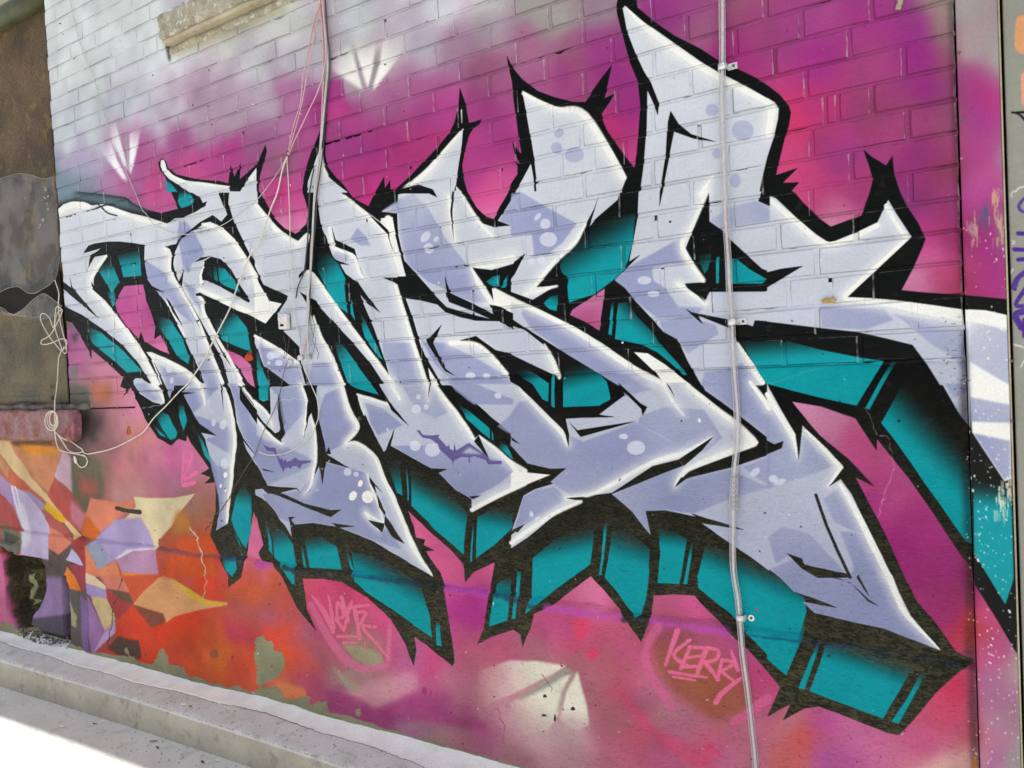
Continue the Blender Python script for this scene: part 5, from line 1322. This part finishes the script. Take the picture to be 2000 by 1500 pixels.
ix = np.clip(((GX-X0)/RES).astype(int), 0, TW-1); iz = np.clip(((GZ-Z0)/RES).astype(int), 0, TH-1)
Y -= HGT[iz, ix]*.0025
h = in_poly(GX, GZ, HOLE) | in_poly(GX, GZ, HOLE2)
hf = h.astype(float)
for ax in (0, 1): hf = (np.roll(hf, 1, ax)+2*hf+np.roll(hf, -1, ax))/4
Y += hf*(.10+.02*smooth_noise(nx, nz, 4, 33))
rub = (GX < -4.55) & (np.abs(GZ-(ZO-.90)) < .035)
Y -= rub*(.018+.010*smooth_noise(nx, nz, 3, 35))
top = np.clip((GZ-(ztop[:, None]-.006))/.006, 0, 1); Y += top*.003
Y = np.maximum(Y, -.03)-.0012
V = np.stack([GX, Y, GZ], -1).reshape(-1, 3)
i0 = (np.arange(nx-1)[:, None]*nz+np.arange(nz-1)[None]).ravel()
Fq = np.stack([i0, i0+nz, i0+nz+1, i0+1], 1)
me = bpy.data.meshes.new('cement_base'); me.from_pydata(V.tolist(), [], Fq.tolist()); me.update(); me.polygons.foreach_set('use_smooth', [True]*len(me.polygons))
under(link('cement_base', me, M_RENDER), wall)
V, F_ = box_geo(-5.6, SEAM, .13, .24, -.2, 1.36); under(link('base_core', mesh_from('base_core', V, F_), M_VOID), wall)

# ------------------------------------------------------------------ stone sill of a window further up
a0 = pt(321, 88, .03); 
sl = thing('upper_window_sill', 'crumbling stone sill jutting from the white bricks at the top edge', 'window sill', (a0.x, 0, a0.z))
x0s, z0s = a0.x, a0.z
rough_block('stone_block', x0s, x0s+1.25, -.060, .03, z0s+.012, z0s+.115, M_STONE, .011, .006, 3, .012, sl)
rough_block('drip_edge', x0s+.008, x0s+1.25, -.048, .03, z0s-.004, z0s+.016, M_CREAM, .014, .002, 5, .004, sl)
rough_block('mortar_bed', x0s-.01, x0s+1.25, -.010, .03, z0s-.035, z0s-.002, M_STONE, .012, .005, 8, .006, sl)
rough_block('mortar_daub', x0s+.01, x0s+.30, -.040, .02, z0s+.10, z0s+.135, simple_mat('bluish_white_mortar', (.55, .57, .60), (.42, .42, .42), 20, .85, .8, .004), .011, .009, 12, .012, sl)

# ------------------------------------------------------------------ window left of the wall
wsc = thing('window_screen', 'brown rusty gauze panel filling the window opening left of the bricks', 'window screen', (-4.5, .05, 2.8))
V, F_ = box_geo(-5.62, LEFT+.01, .075, .10, ZO-.16, 3.74); under(link('backing_panel', mesh_from('backing_panel', V, F_), M_RUST), wsc)
def sheet(name, outline, d, m, amp, res=.03, seed=0, parent=None, fold=None):
    """a sagging sheet: outline in picture survey points, waves in depth"""
    P = [wallpt(a, b, d) for a, b in outline]; P = [(float(a), float(b)) for a, b in P]
    bm = bmesh.new(); vs = [bm.verts.new((x, 0, z)) for x, z in P]; f = bm.faces.new(vs)
    xs_ = [p[0] for p in P]; zs_ = [p[1] for p in P]
    for a, lo, hi in ((0, min(xs_), max(xs_)), (2, min(zs_), max(zs_))):
        q = lo+res
        while q < hi:
            co = [0, 0, 0]; co[a] = q; no = [0, 0, 0]; no[a] = 1
            bmesh.ops.bisect_plane(bm, geom=bm.verts[:]+bm.edges[:]+bm.faces[:], plane_co=co, plane_no=no); q += res
    for v in bm.verts:
        p = Vector((v.co.x*2.2+seed, v.co.z*5, 1.7)); w_ = mn.noise(p)*amp+mn.noise(p*3.1)*amp*.4
        v.co.y = -d+w_
    me = bpy.data.meshes.new(name); bm.to_mesh(me); bm.free(); me.polygons.foreach_set('use_smooth', [True]*len(me.polygons))
    o = link(name, me, m)
    if parent: under(o, parent)
    return o
sheet('brown_gauze', [(-60, 72), (0, 50), (40, 28), (85, 4), (92, 90), (100, 240), (106, 350), (60, 356), (20, 344), (-60, 350)], -.045, M_WIREB, .008, .04, 2, wsc)
gz = thing('torn_wire_gauze', 'torn grey wire gauze hanging over the lower half of the window', 'wire mesh', (-4.5, .03, 2.2))
top_e = [(-60, 360), (-10, 352), (15, 344), (40, 339), (60, 342), (85, 349), (107, 345)]
bot_e = [(117, 500), (114, 520), (110, 540), (98, 555), (82, 565), (70, 572), (56, 573), (45, 566), (35, 560), (18, 562), (5, 568), (-10, 573), (-60, 575)]
sheet('upper_gauze', top_e+[(112, 430)]+bot_e, -.028, M_WIRE, .012, .03, 5, gz)
tube('top_hem', [pt(a, b, -.022) for a, b in top_e], .0014, M_HEM, 5, parent=gz)
tube('torn_edge', [pt(a, b, -.022) for a, b in bot_e], .0020, M_HEM, 5, parent=gz)
for a, b, q_ in ((53, 372, 3.5), (52, 388, 3), (55, 398, 3.5), (57, 409, 4), (49, 385, 2), (46, 391, 2), (12, 388, 1.5), (47, 430, 5.5), (82, 440, 2.5), (80, 445, 2), (92, 368, 3), (97, 384, 4), (90, 386, 2.5)):
    c_ = wallpt(a if a > 60 else a+40, b, -.02); V = []; nq = 6
    for t in range(nq): V.append((float(c_[0])+q_*.0019*math.cos(t*1.05+a)*random.uniform(.6, 1.2), .014, float(c_[1])+q_*.0019*math.sin(t*1.05+a)*random.uniform(.6, 1.2)))
    V += [(x, y-.004, z) for x, y, z in V]
    F_ = [tuple(range(nq)), tuple(range(nq, 2*nq))[::-1]]+[(t, t+nq, (t+1) % nq+nq, (t+1) % nq) for t in range(nq)]
    under(link('plaster_fleck', mesh_from('plaster_fleck', V, F_), M_STONE), gz)
b2 = [(-60, 590), (0, 600), (15, 610), (30, 614), (45, 604), (62, 588), (80, 575), (90, 575), (105, 586), (120, 597)]
sheet('lower_gauze', b2+[(128, 700), (134, 790), (105, 800), (60, 798), (20, 806), (-60, 806)], -.04, M_WIREB, .010, .03, 9, gz)
sheet('crumpled_flap', b2+[(118, 612), (95, 622), (78, 626), (60, 622), (40, 618), (20, 616), (0, 611), (-60, 606)], -.024, M_WIRE, .016, .02, 15, gz)
tube('flap_edge', [pt(a, b, -.018) for a, b in b2], .0022, M_HEM, 5, parent=gz)
dk = thing('dark_window_gap', 'dark gap behind the torn gauze where the window stands open', 'window', (-4.5, .07, 2.0))
sheet('dark_pane', [(-60, 556), (5, 556), (60, 560), (115, 520), (122, 585), (122, 620), (60, 622), (0, 612), (-60, 610)], -.062, M_VOID, .002, .1, 1, dk)
sheet('dirty_pane', [(-60, 604), (60, 618), (122, 612), (130, 700), (136, 806), (-60, 806)], -.060, M_OLIVE, .003, .1, 4, dk)
for a, b, c, d_ in ((0, 741, 104, 758), (0, 772, 104, 780)):
    p = pt(a, b, -.055); q = pt(c, d_, -.055); V, F_ = box_geo(p.x-.6, q.x, .040, .056, min(p.z, q.z)-.004, min(p.z, q.z)+.018)
    under(link('window_bar', mesh_from('window_bar', V, F_), M_OLIVE), dk)
p = pt(85, 1, 0); pz = p.z
pi = thing('window_head_pipe', 'olive green pipe across the head of the window, top left corner', 'pipe', (-4.6, 0, pz+.06))
tube('pipe_run', [Vector((-5.9, .035, pz+.062)), Vector((-4.9, .035, pz+.062)), Vector((LEFT-.004, .035, pz+.062))], .055, M_PIPEO, 20, 3, pi)
V, F_ = box_geo(-5.9, LEFT-.002, .03, .075, pz+.122, pz+.20); wh = link('window_head_board', mesh_from('window_head_board', V, F_), M_CREAM); tag(wh, 'cream timber head board above the green pipe, top left corner', 'board')
zs = float(wallpt(0, 803, .05)[1]); zb = float(wallpt(0, 858, .05)[1])
ws = thing('lower_window_sill', 'chunky paint-stained window sill above the orange flame painting', 'window sill', (-4.5, 0, zb))
xe = float(wallpt(138, 840, .05)[0])
rough_block('sill_block', -5.7, xe, -.05, .08, zb, zs, M_SILL, .013, .007, 21, .014, ws)
rough_block('end_chip', xe-.03, xe+.012, -.046, .02, zb+.01, zs-.02, simple_mat('pink_oversprayed_end', (.36, .12, .17), (.12, .08, .08), 20, .7, .6, .004), .012, .006, 4, .008, ws)
rough_block('mortar_ledge', -5.7, xe+.10, -.012, .06, zs-.004, zs+.028, M_SILLW, .013, .009, 33, .01, ws)

# ------------------------------------------------------------------ right edge: painted board, strip, grey door panel
def quad_prism(name, pts4, y0, y1, m, parent=None):
    return prism(name, [tuple(float(v) for v in wallpt(a, b, -y0)) for a, b in pts4], y0, y1, m, parent)
bd = thing('painted_trim_board', 'upright board at the right, painted across with the mural and speckled with white drips', 'board', (.0, 0, .2))
def vline(x, ya, yb, n=2): return [(x+(y-0)*.0247, y) for y in np.linspace(ya, yb, n)]
xl = SEAM+.0045; xr = float(wallpt(1971.5, 750, .012)[0])
V, F_ = box_geo(xl, xr, -.012, .04, -.3, 3.72); o = link('board_face', mesh_from('board_face', V, F_), M_BOARD)
bv = o.modifiers.new('edge', 'BEVEL'); bv.width = .0025; bv.segments = 2; under(o, bd)
V, F_ = box_geo(xr+.0002, xr+.0035, -.0125, .035, -.3, 3.72); under(link('pale_edge', mesh_from('pale_edge', V, F_), M_CREAM), bd)
pr_ = [tuple(float(v) for v in wallpt(a, b, .002)) for a, b in ((1863, -60), (1875, -60), (1878, 120), (1880, 260), (1882, 420), (1881, 420), (1876, 260), (1870, 120))]
prism('bare_timber_edge', pr_, -.004, .02, M_TIMBER, bd)
for a, b in ((1873, 103), (1877, 232), (1976, 705), (1976, 822)):
    q = pt(a, b, .013); V, F_ = tube_geo([Vector((q.x, -.010, q.z)), Vector((q.x, -.0165, q.z))], .0032, 8); under(link('rusty_nail', mesh_from('rusty_nail', V, F_), M_TIMBER), bd)
V, F_ = box_geo(SEAM-.001, xr+.05, .03, .05, -.3, 3.72); dg = link('dark_gap_board', mesh_from('dark_gap_board', V, F_), M_VOID); tag(dg, 'dark recess strip between the painted board and the grey door', 'trim')
pn = thing('grey_door', 'grey door at the far right edge with purple lettering and orange dots', 'door', (.3, 0, .2))
xd = float(wallpt(1980.5, 750, 0)[0])
V, F_ = box_geo(xd, .6, -.004, .04, -.3, 3.72); o = link('door_panel', mesh_from('door_panel', V, F_), M_BOARD)
bv = o.modifiers.new('edge', 'BEVEL'); bv.width = .003; bv.segments = 2; under(o, pn)

# ------------------------------------------------------------------ conduit with clips
def PL(txt, d): return [pt(*[float(v) for v in p.split(',')], d) for p in txt.split()]
cd = thing('plastic_conduit', 'clear plastic conduit pipe running down the wall right of centre', 'pipe', (-.57, -.014, .2))
CP = PL('1409,-60 1410,0 1411,125 1410,200 1412,275 1415,375 1417,425 1422,500 1425,575 1429,625 1432,687 1436,750 1439,800 1441,850 1434,925 1432,975 1431,1075 1434,1125 1442,1175 1450,1275 1460,1350 1472,1450 1476,1500 1480,1560', .0145)
tube('pipe_tube', CP, .0086, M_CLEAR, 14, 5, cd)
tube('wire_core', [p+Vector((.001*math.sin(i*1.7), .001, 0)) for i, p in enumerate(CP)], .0036, simple_mat('pinkish_inner_wire', (.60, .50, .50), (.52, .52, .52), 3, .5, 0), 6, 5, cd)
q0, q1 = pt(1434.5, 930, .0145), pt(1432.5, 995, .0145)
tube('coupling', [q0, (q0+q1)/2, q1], .0108, M_CLEAR, 14, 3, cd)
for i in range(7):
    q = q0.lerp(q1, (i+.5)/7); V, F_ = tube_geo([q+Vector((0, 0, .001)), q-Vector((0, 0, .001))], .0114, 14); under(link('coupling_rib', mesh_from('coupling_rib', V, F_), M_CLEAR), cd)
for i, (a, b, w_) in enumerate(((1411, 131, 'metal clip holding the clear conduit near the top, over the black outline'), (1430, 629, 'metal clip holding the clear conduit at mid height'), (1446, 1207, 'metal clip holding the clear conduit low down, above the pink tag'))):
    q = pt(a, b, .0145); cl = thing('conduit_clip', w_, 'pipe clip', (q.x, 0, q.z), 'conduit clips')
    V, F_ = [], []; n = 12; hh = .0085
    path = [(-.0115, .013)]+[(-.0115*math.cos(t), -.0115*math.sin(t)) for t in np.linspace(0, math.pi, n)]+[(.0125, .0125), (.035, .0128)]
    for s in (-1, 1):
        for x, y in path: V.append((q.x+x, -.0145+y, q.z+s*hh))
    m_ = len(path)
    for j in range(m_-1): F_.append((j, j+1, m_+j+1, m_+j))
    o = link('strap', mesh_from('strap', V, F_, True), M_METAL); s_ = o.modifiers.new('t', 'SOLIDIFY'); s_.thickness = .0014; under(o, cl)
    V, F_ = tube_geo([Vector((q.x+.026, -.001, q.z)), Vector((q.x+.026, -.004, q.z))], .0085, 14); under(link('ear', mesh_from('ear', V, F_), M_METAL), cl)
    V, F_ = tube_geo([Vector((q.x+.026, -.004, q.z)), Vector((q.x+.026, -.0065, q.z))], .0038, 10); under(link('screw', mesh_from('screw', V, F_), M_TIMBER), cl)

# ------------------------------------------------------------------ cables
def cable(name, txt, d, r, m, label, group=None, seg=6):
    P = PL(txt, d) if isinstance(d, (int, float)) else [pt(*[float(v) for v in p.split(',')], dd) for p, dd in zip(txt.split(), d)]
    o = tube(name, P, r, m, seg, 6); tag(o, label, 'cable', group); return o
cable('thin_cable', '130,-40 137,0 150,60 165,110 185,160 200,210 212,250 240,320 262,372 269,390 278,410 287,420 300,438 315,446 330,452 350,457 382,457 412,450 435,439 450,430 475,410 500,392 525,362 547,330 562,303', .010, .0016, M_GREYC, 'thin white cable falling from the top left and dipping over the letters')
cable('cord_strand', '628,-30 628,0 622,15 612,50 602,100 592,150 587,200 575,240 567,275 562,303', .022, .0022, M_PINKC, 'leftmost pinkish cord of the fan above the knot', 'cords fanning above the knot')
cable('cord_strand', '626,-30 625,0 617,50 609,100 599,150 590,200 580,240 570,275 563,303', .026, .0018, M_PINKC, 'second pinkish cord of the fan above the knot', 'cords fanning above the knot')
cable('cord_strand', '631,-30 632,25 637,75 636,112 630,150 618,185 605,212 590,244 575,275 564,303', .022, .0022, M_PINKC, 'rightmost pinkish cord of the fan above the knot, swinging out from the thick cables', 'cords fanning above the knot')
cable('cord_strand', '562,303 552,330 542,375 530,405 518,440 505,475 490,495 467,550 450,600 430,640 412,675 400,700 370,745 350,765 325,792 300,817 282,842 268,852 250,862 230,872 207,880 188,884 172,887', .016, .0030, M_CORD, 'long pale cord sweeping from the knot down left to the sill')
cable('cord_strand', '562,303 561,320 563,350 564,375 566,425 567,475 571,537 573,587 576,620 585,662 592,712 607,750 620,782 622,812 617,830 610,845 600,858 587,870 570,880 550,887 525,889 505,882', .012, .0017, M_CORD, 'white cord hanging straight from the knot and curling back at its lower end')
kn = thing('cord_knot', 'small dark knot where the pale cords meet', 'knot', tuple(pt(562, 303, .02)))
for i, (a, b) in enumerate(((563, 296), (562, 304), (567, 289))):
    q = pt(a, b, .022); bm = bmesh.new(); bmesh.ops.create_icosphere(bm, subdivisions=2, radius=.0055, matrix=Matrix.Translation(q) @ Matrix.Scale(.6, 4, (0, 0, 1))); me = bpy.data.meshes.new('tape_wrap'); bm.to_mesh(me); bm.free(); under(link('tape_wrap', me, M_DARKC), kn)
cable('thick_cable', '628,-30 630,0 634,50 637,90 640,130 637,170 632,225 627,280 620,330 615,375 612,425 610,475 607,525 602,575 603,600 600,650 602,675 602,694', .016, .0042, M_GREYC, 'thick pale cable running down from the top to the socket among the letters', 'main cables down the wall')
cable('thick_cable', '622,-30 625,0 630,60 632,140 630,200 626,280 619,350 614,400 611,450 608,480 606,530 601,580 601,620 598,660 591,690', .014, .0036, M_PINKC, 'pink oversprayed cable beside the thick pale one', 'main cables down the wall')
cable('thick_cable', '632,-30 635,0 640,70 644,105 643,150 637,210 632,280 625,340 619,380 616,440 610,490 607,540 605,590 604,620 600,650 594,680', .010, .0024, M_DARKC, 'dark cable beside the thick pale one', 'main cables down the wall')
cable('thin_cable', '613,330 605,375 602,450 595,525 588,545 582,560 578,582', .010, .0026, M_DARKC, 'short dark cable peeling off left of the cable bundle')
cable('thin_cable', '607,595 610,620 615,637 613,650 611,665 618,680 622,690 620,702', .012, .0010, M_DARKC, 'frayed dark wire squiggling right of the sockets', 'frayed wires at the sockets')
cable('thin_cable', '608,598 606,625 612,655 616,662 612,688 606,696', .010, .0008, M_DARKC, 'shorter frayed wire hugging the end of the thick cable', 'frayed wires at the sockets')
cable('thin_cable', '553,655 558,675 554,700 561,688 565,660', .010, .0010, M_DARKC, 'short loop of dark wire under the junction box')
cable('thin_cable', '565,698 556,722 550,750 545,775 530,812 518,835 510,855 503,873 497,890 482,912 465,940 450,967 440,986 425,1002 415,1006 400,1010', .009, .0013, M_TIMBER, 'thin brown wire trailing from the sockets down to the left leg of the letter')
# loops of cord by the window
cable('cord_loop', '107,547 112,562 115,575 114,600 118,630 124,655 129,672 130,687 126,690 122,684 115,665 107,637 112,612 122,606 112,630 100,652 90,660 82,664 80,671 88,673 100,670 112,665 120,662 130,665 128,680 122,682 116,695 114,705 112,750', [.014+.006*(i % 3) for i in range(29)], .0024, M_CORD, 'tangled loops of white cord hanging at the window edge')
cable('cord_loop', '122,606 110,600 105,640 96,620 84,612 79,618 82,632 95,655 108,672 120,685 126,676', [.02+.005*(i % 2) for i in range(11)], .0022, M_CORD, 'outer bow of white cord beside the window edge')
cable('cord_loop', '112,745 110,765 107,787 107,825 107,842 109,858 111,867 115,877 122,881 140,885 155,888 165,891', [.02, .03, .07, .08, .08, .075, .05, .03, .02, .014, .012, .012], .0030, M_CORD, 'white cord dropping over the sill to the hanging ring')
cable('cord_loop', '107,842 118,856 130,875 136,881 145,884 157,884 163,880', [.08, .06, .04, .02, .014, .012, .012], .0028, M_CORD, 'short white cord joining the sill coil to the ring')
cable('cord_loop', '110,846 122,856 140,863 152,872 160,877 164,884 172,887', [.08, .06, .03, .02, .014, .012, .012], .0028, M_CORD, 'upper white cord joining the sill coil to the long cord')
cl_ = []
for i in range(46):
    t = i/45; an = t*math.pi*2*3.2; cl_.append(pt(100+math.cos(an)*(14-9*t)+5*t, 822+math.sin(an)*(20-9*t)-6*t, .082+.006*math.sin(an*.5)))
tag(tube('cord_coil', cl_, .0027, M_CORD, 6, 2), 'coil of white cord lying against the front of the stained sill', 'cable')
cl_ = [pt(a, b, .012) for a, b in ((162, 888), (168, 893), (171, 901), (168, 909), (161, 913), (154, 910), (150, 903))]
tag(tube('cord_ring', cl_, .0030, M_CORD, 6, 5), 'small open ring of white cord on the painted wall below the sill', 'cable')
q = pt(147.5, 898, .012); bm = bmesh.new(); bmesh.ops.create_uvsphere(bm, u_segments=14, v_segments=9, radius=1, matrix=Matrix.Translation(q) @ Matrix.Rotation(-.35, 4, 'Y') @ Matrix.Diagonal((.011, .007, .021, 1)))
me = bpy.data.meshes.new('cord_toggle'); bm.to_mesh(me); bm.free(); me.polygons.foreach_set('use_smooth', [True]*len(me.polygons)); tag(link('cord_toggle', me, M_WHITEP), 'white oval toggle at the end of the cord ring', 'toggle')
# junction box and sockets
q = pt(556, 629, .012)
jb = thing('junction_box', 'small grey-white junction box with broken cover among the letters', 'junction box', (q.x, 0, q.z))
rough_block('box_body', q.x-.023, q.x+.023, -.026, -.001, q.z-.028, q.z+.030, M_WHITEP, .006, .0006, 2, .004, jb)
for dx, dz, r_ in ((-.010, .014, .0075), (.009, .016, .006), (-.011, -.004, .006), (.006, .003, .004)):
    bm = bmesh.new(); bmesh.ops.create_uvsphere(bm, u_segments=10, v_segments=7, radius=r_, matrix=Matrix.Translation((q.x+dx, -.027, q.z+dz))); me = bpy.data.meshes.new('terminal'); bm.to_mesh(me); bm.free(); me.polygons.foreach_set('use_smooth', [True]*len(me.polygons)); under(link('terminal', me, M_WHITEP), jb)
rough_block('broken_recess', q.x-.012, q.x+.010, -.0275, -.02, q.z-.018, q.z-.008, M_VOID, .005, .001, 7, .002, jb)
for a, b, lab, m_, tilt in ((567, 706, 'leftmost of the three small cable sockets below the junction box, with bare prongs', M_WHITEP, .7), (586, 698, 'middle of the three small cable sockets below the junction box', M_WHITEP, .1), (602, 697, 'rightmost of the three small cable sockets, at the end of the thick cable', M_GREYC, 0)):
    q = pt(a, b, .01); s_ = thing('cable_socket', lab, 'socket', (q.x, 0, q.z), 'cable sockets')
    V, F_ = tube_geo([Vector((q.x, 0, q.z)), Vector((q.x, -.014, q.z-.002)), Vector((q.x, -.018, q.z-.002))], [.011, .010, .007], 14); under(link('socket_body', mesh_from('socket_body', V, F_, True), m_), s_)
    V, F_ = tube_geo([Vector((q.x, -.018, q.z)), Vector((q.x+.003*tilt, -.024, q.z-.014-.01*tilt))], .0022, 8); under(link('prong', mesh_from('prong', V, F_, True), M_METAL), s_)

# chip of yellow foam in a joint, mastic drip
q = pt(1617, 587, .004); fo = rough_block('foam_chip', q.x-.016, q.x+.018, -.008, .004, q.z-.006, q.z+.006, simple_mat('ochre_foam', (.42, .27, .09), (.22, .14, .05), 60, .8, .8, .003), .005, .003, 6, .005); tag(fo, 'ochre foam chip stuck in a joint on the white letter, right of the conduit', 'chip')
mp = tube('mastic_drip', PL('1757,-30 1758,2 1756,10 1754,19', .004), [.006, .005, .0045, .0065]+[.0065]*30, M_CREAM, 8, 6); tag(mp, 'cream mastic drip on the magenta bricks at the top edge', 'drip')
q = pt(1067, 662, 0); bm = bmesh.new(); bmesh.ops.create_uvsphere(bm, u_segments=8, v_segments=6, radius=.0035, matrix=Matrix.Translation((pt(1216, 669, .006)))); me = bpy.data.meshes.new('screw_head'); bm.to_mesh(me); bm.free(); tag(link('screw_head', me, M_WHITEP), 'tiny white screw head in the black outline near the middle', 'screw')

# ------------------------------------------------------------------ fine litter on kerb and street
def on_surface(px, py, z_of_x, y_hint):
    """point of the sloping ground seen at a survey point"""
    r_ = ray(px, py); best = None
    for yy in np.linspace(-1.2, -.02, 500):
        t = (CAM_D+yy)/r_[1]; x = r_[0]*t; z = r_[2]*t+ZO
        g = kbot(x) if yy < -.222 else lerp(gtop(x), kedge(x), min(1, -yy/.21))
        if z <= g+.001: return Vector((float(x), float(yy), g))
    return Vector((float(x), float(yy), g))
M_PAPER = simple_mat('scrap_paper', (.75, .75, .72), None, 30, .7, 0); M_LEAF = simple_mat('dry_twig', (.07, .055, .04), (.13, .09, .05), 30, .8, 0)
def scrap(px, py, L, Wd, an, m, nm, lab, cat, grp):
    c = on_surface(px, py, None, 0); n = 7; r = random.Random(int(px))
    ring = [(math.cos(t)*L*(.7+.5*r.random()), math.sin(t)*Wd*(.7+.5*r.random())) for t in np.linspace(0, 6.28, n, endpoint=False)]
    V = [(c.x+a*math.cos(an)-b*math.sin(an), c.y+a*math.sin(an)+b*math.cos(an), c.z+.005+r.uniform(0, .003)) for a, b in ring]
    V += [(x, y, z-.003) for x, y, z in V]
    F_ = [tuple(range(n)), tuple(range(n, 2*n))[::-1]]+[(i, i+n, (i+1) % n+n, (i+1) % n) for i in range(n)]
    tag(link(nm, mesh_from(nm, V, F_), m), lab, cat, grp)
for px, py, L, Wd, an, lab in ((360, 1378, .014, .006, .4, 'white paper scrap lying on the kerb top'), (68, 1361, .008, .005, 1, 'white scrap beside the foot of the kerb, far left'), (7, 1358, .007, .005, 2, 'white scrap at the left edge beside the kerb'),
                                (120, 1421, .016, .004, .2, 'long white scrap on the street at the edge of the sunlight'), (200, 1411, .010, .003, .8, 'thin white scrap on the shaded street, left of centre'), (426, 1487, .013, .004, .3, 'white scrap on the shaded street nearest the camera')):
    scrap(px, py, L, Wd, an, M_PAPER, 'paper_scrap', lab, 'litter', 'litter by the kerb')
for px, py, L, Wd, an, lab in ((300, 1450, .018, .0025, .6, 'dark curled twig on the shaded street'), (185, 1415, .012, .002, .3, 'thin dark twig beside the thin white scrap'), (372, 1381, .007, .004, .5, 'dark leaf bit next to the paper scrap on the kerb top'), (308, 1462, .014, .003, -.2, 'brown leaf stalk just below the curled twig'), (396, 1490, .010, .006, .1, 'small dark leaf left of the nearest white scrap')):
    scrap(px, py, L, Wd, an, M_LEAF, 'dry_twig', lab, 'litter', 'litter by the kerb')
V, F_ = [], []
for _ in range(900):
    px = random.uniform(-20, 900); c = on_surface(px, 1262+px*.27+random.uniform(0, 190), None, 0); s = random.uniform(.0012, .0042); b = len(V)
    for k in range(4): V.append((c.x+s*math.cos(k*1.6+c.x), c.y+s*math.sin(k*1.6), c.z+.0015))
    V.append((c.x, c.y, c.z+s*.9+.0015)); F_ += [(b, b+1, b+4), (b+1, b+2, b+4), (b+2, b+3, b+4), (b+3, b, b+4)]
gr = link('grit', mesh_from('grit', V, F_), simple_mat('grit_stone', (.16, .15, .13), (.4, .38, .34), 200, .8, 0)); gr['kind'] = 'stuff'
V, F_ = [], []
for _ in range(260):                       # broken cement crumbs at the foot of the hole
    px = random.uniform(35, 135); c0 = pt(px, 1232+(px-35)*.2+random.uniform(-6, 16), random.uniform(-.02, .03)); s = random.uniform(.003, .012); b = len(V)
    for k in range(4): V.append((c0.x+s*math.cos(k*1.6+px), c0.y+s*math.sin(k*1.6)*.8, c0.z))
    V.append((c0.x, c0.y, c0.z+s)); F_ += [(b, b+1, b+4), (b+1, b+2, b+4), (b+2, b+3, b+4), (b+3, b, b+4)]
rb_ = link('rubble', mesh_from('rubble', V, F_), M_SILLW); rb_['kind'] = 'stuff'
# crack lines on the kerb where the fillet parts: real grooves are in the profile; hairlines further out
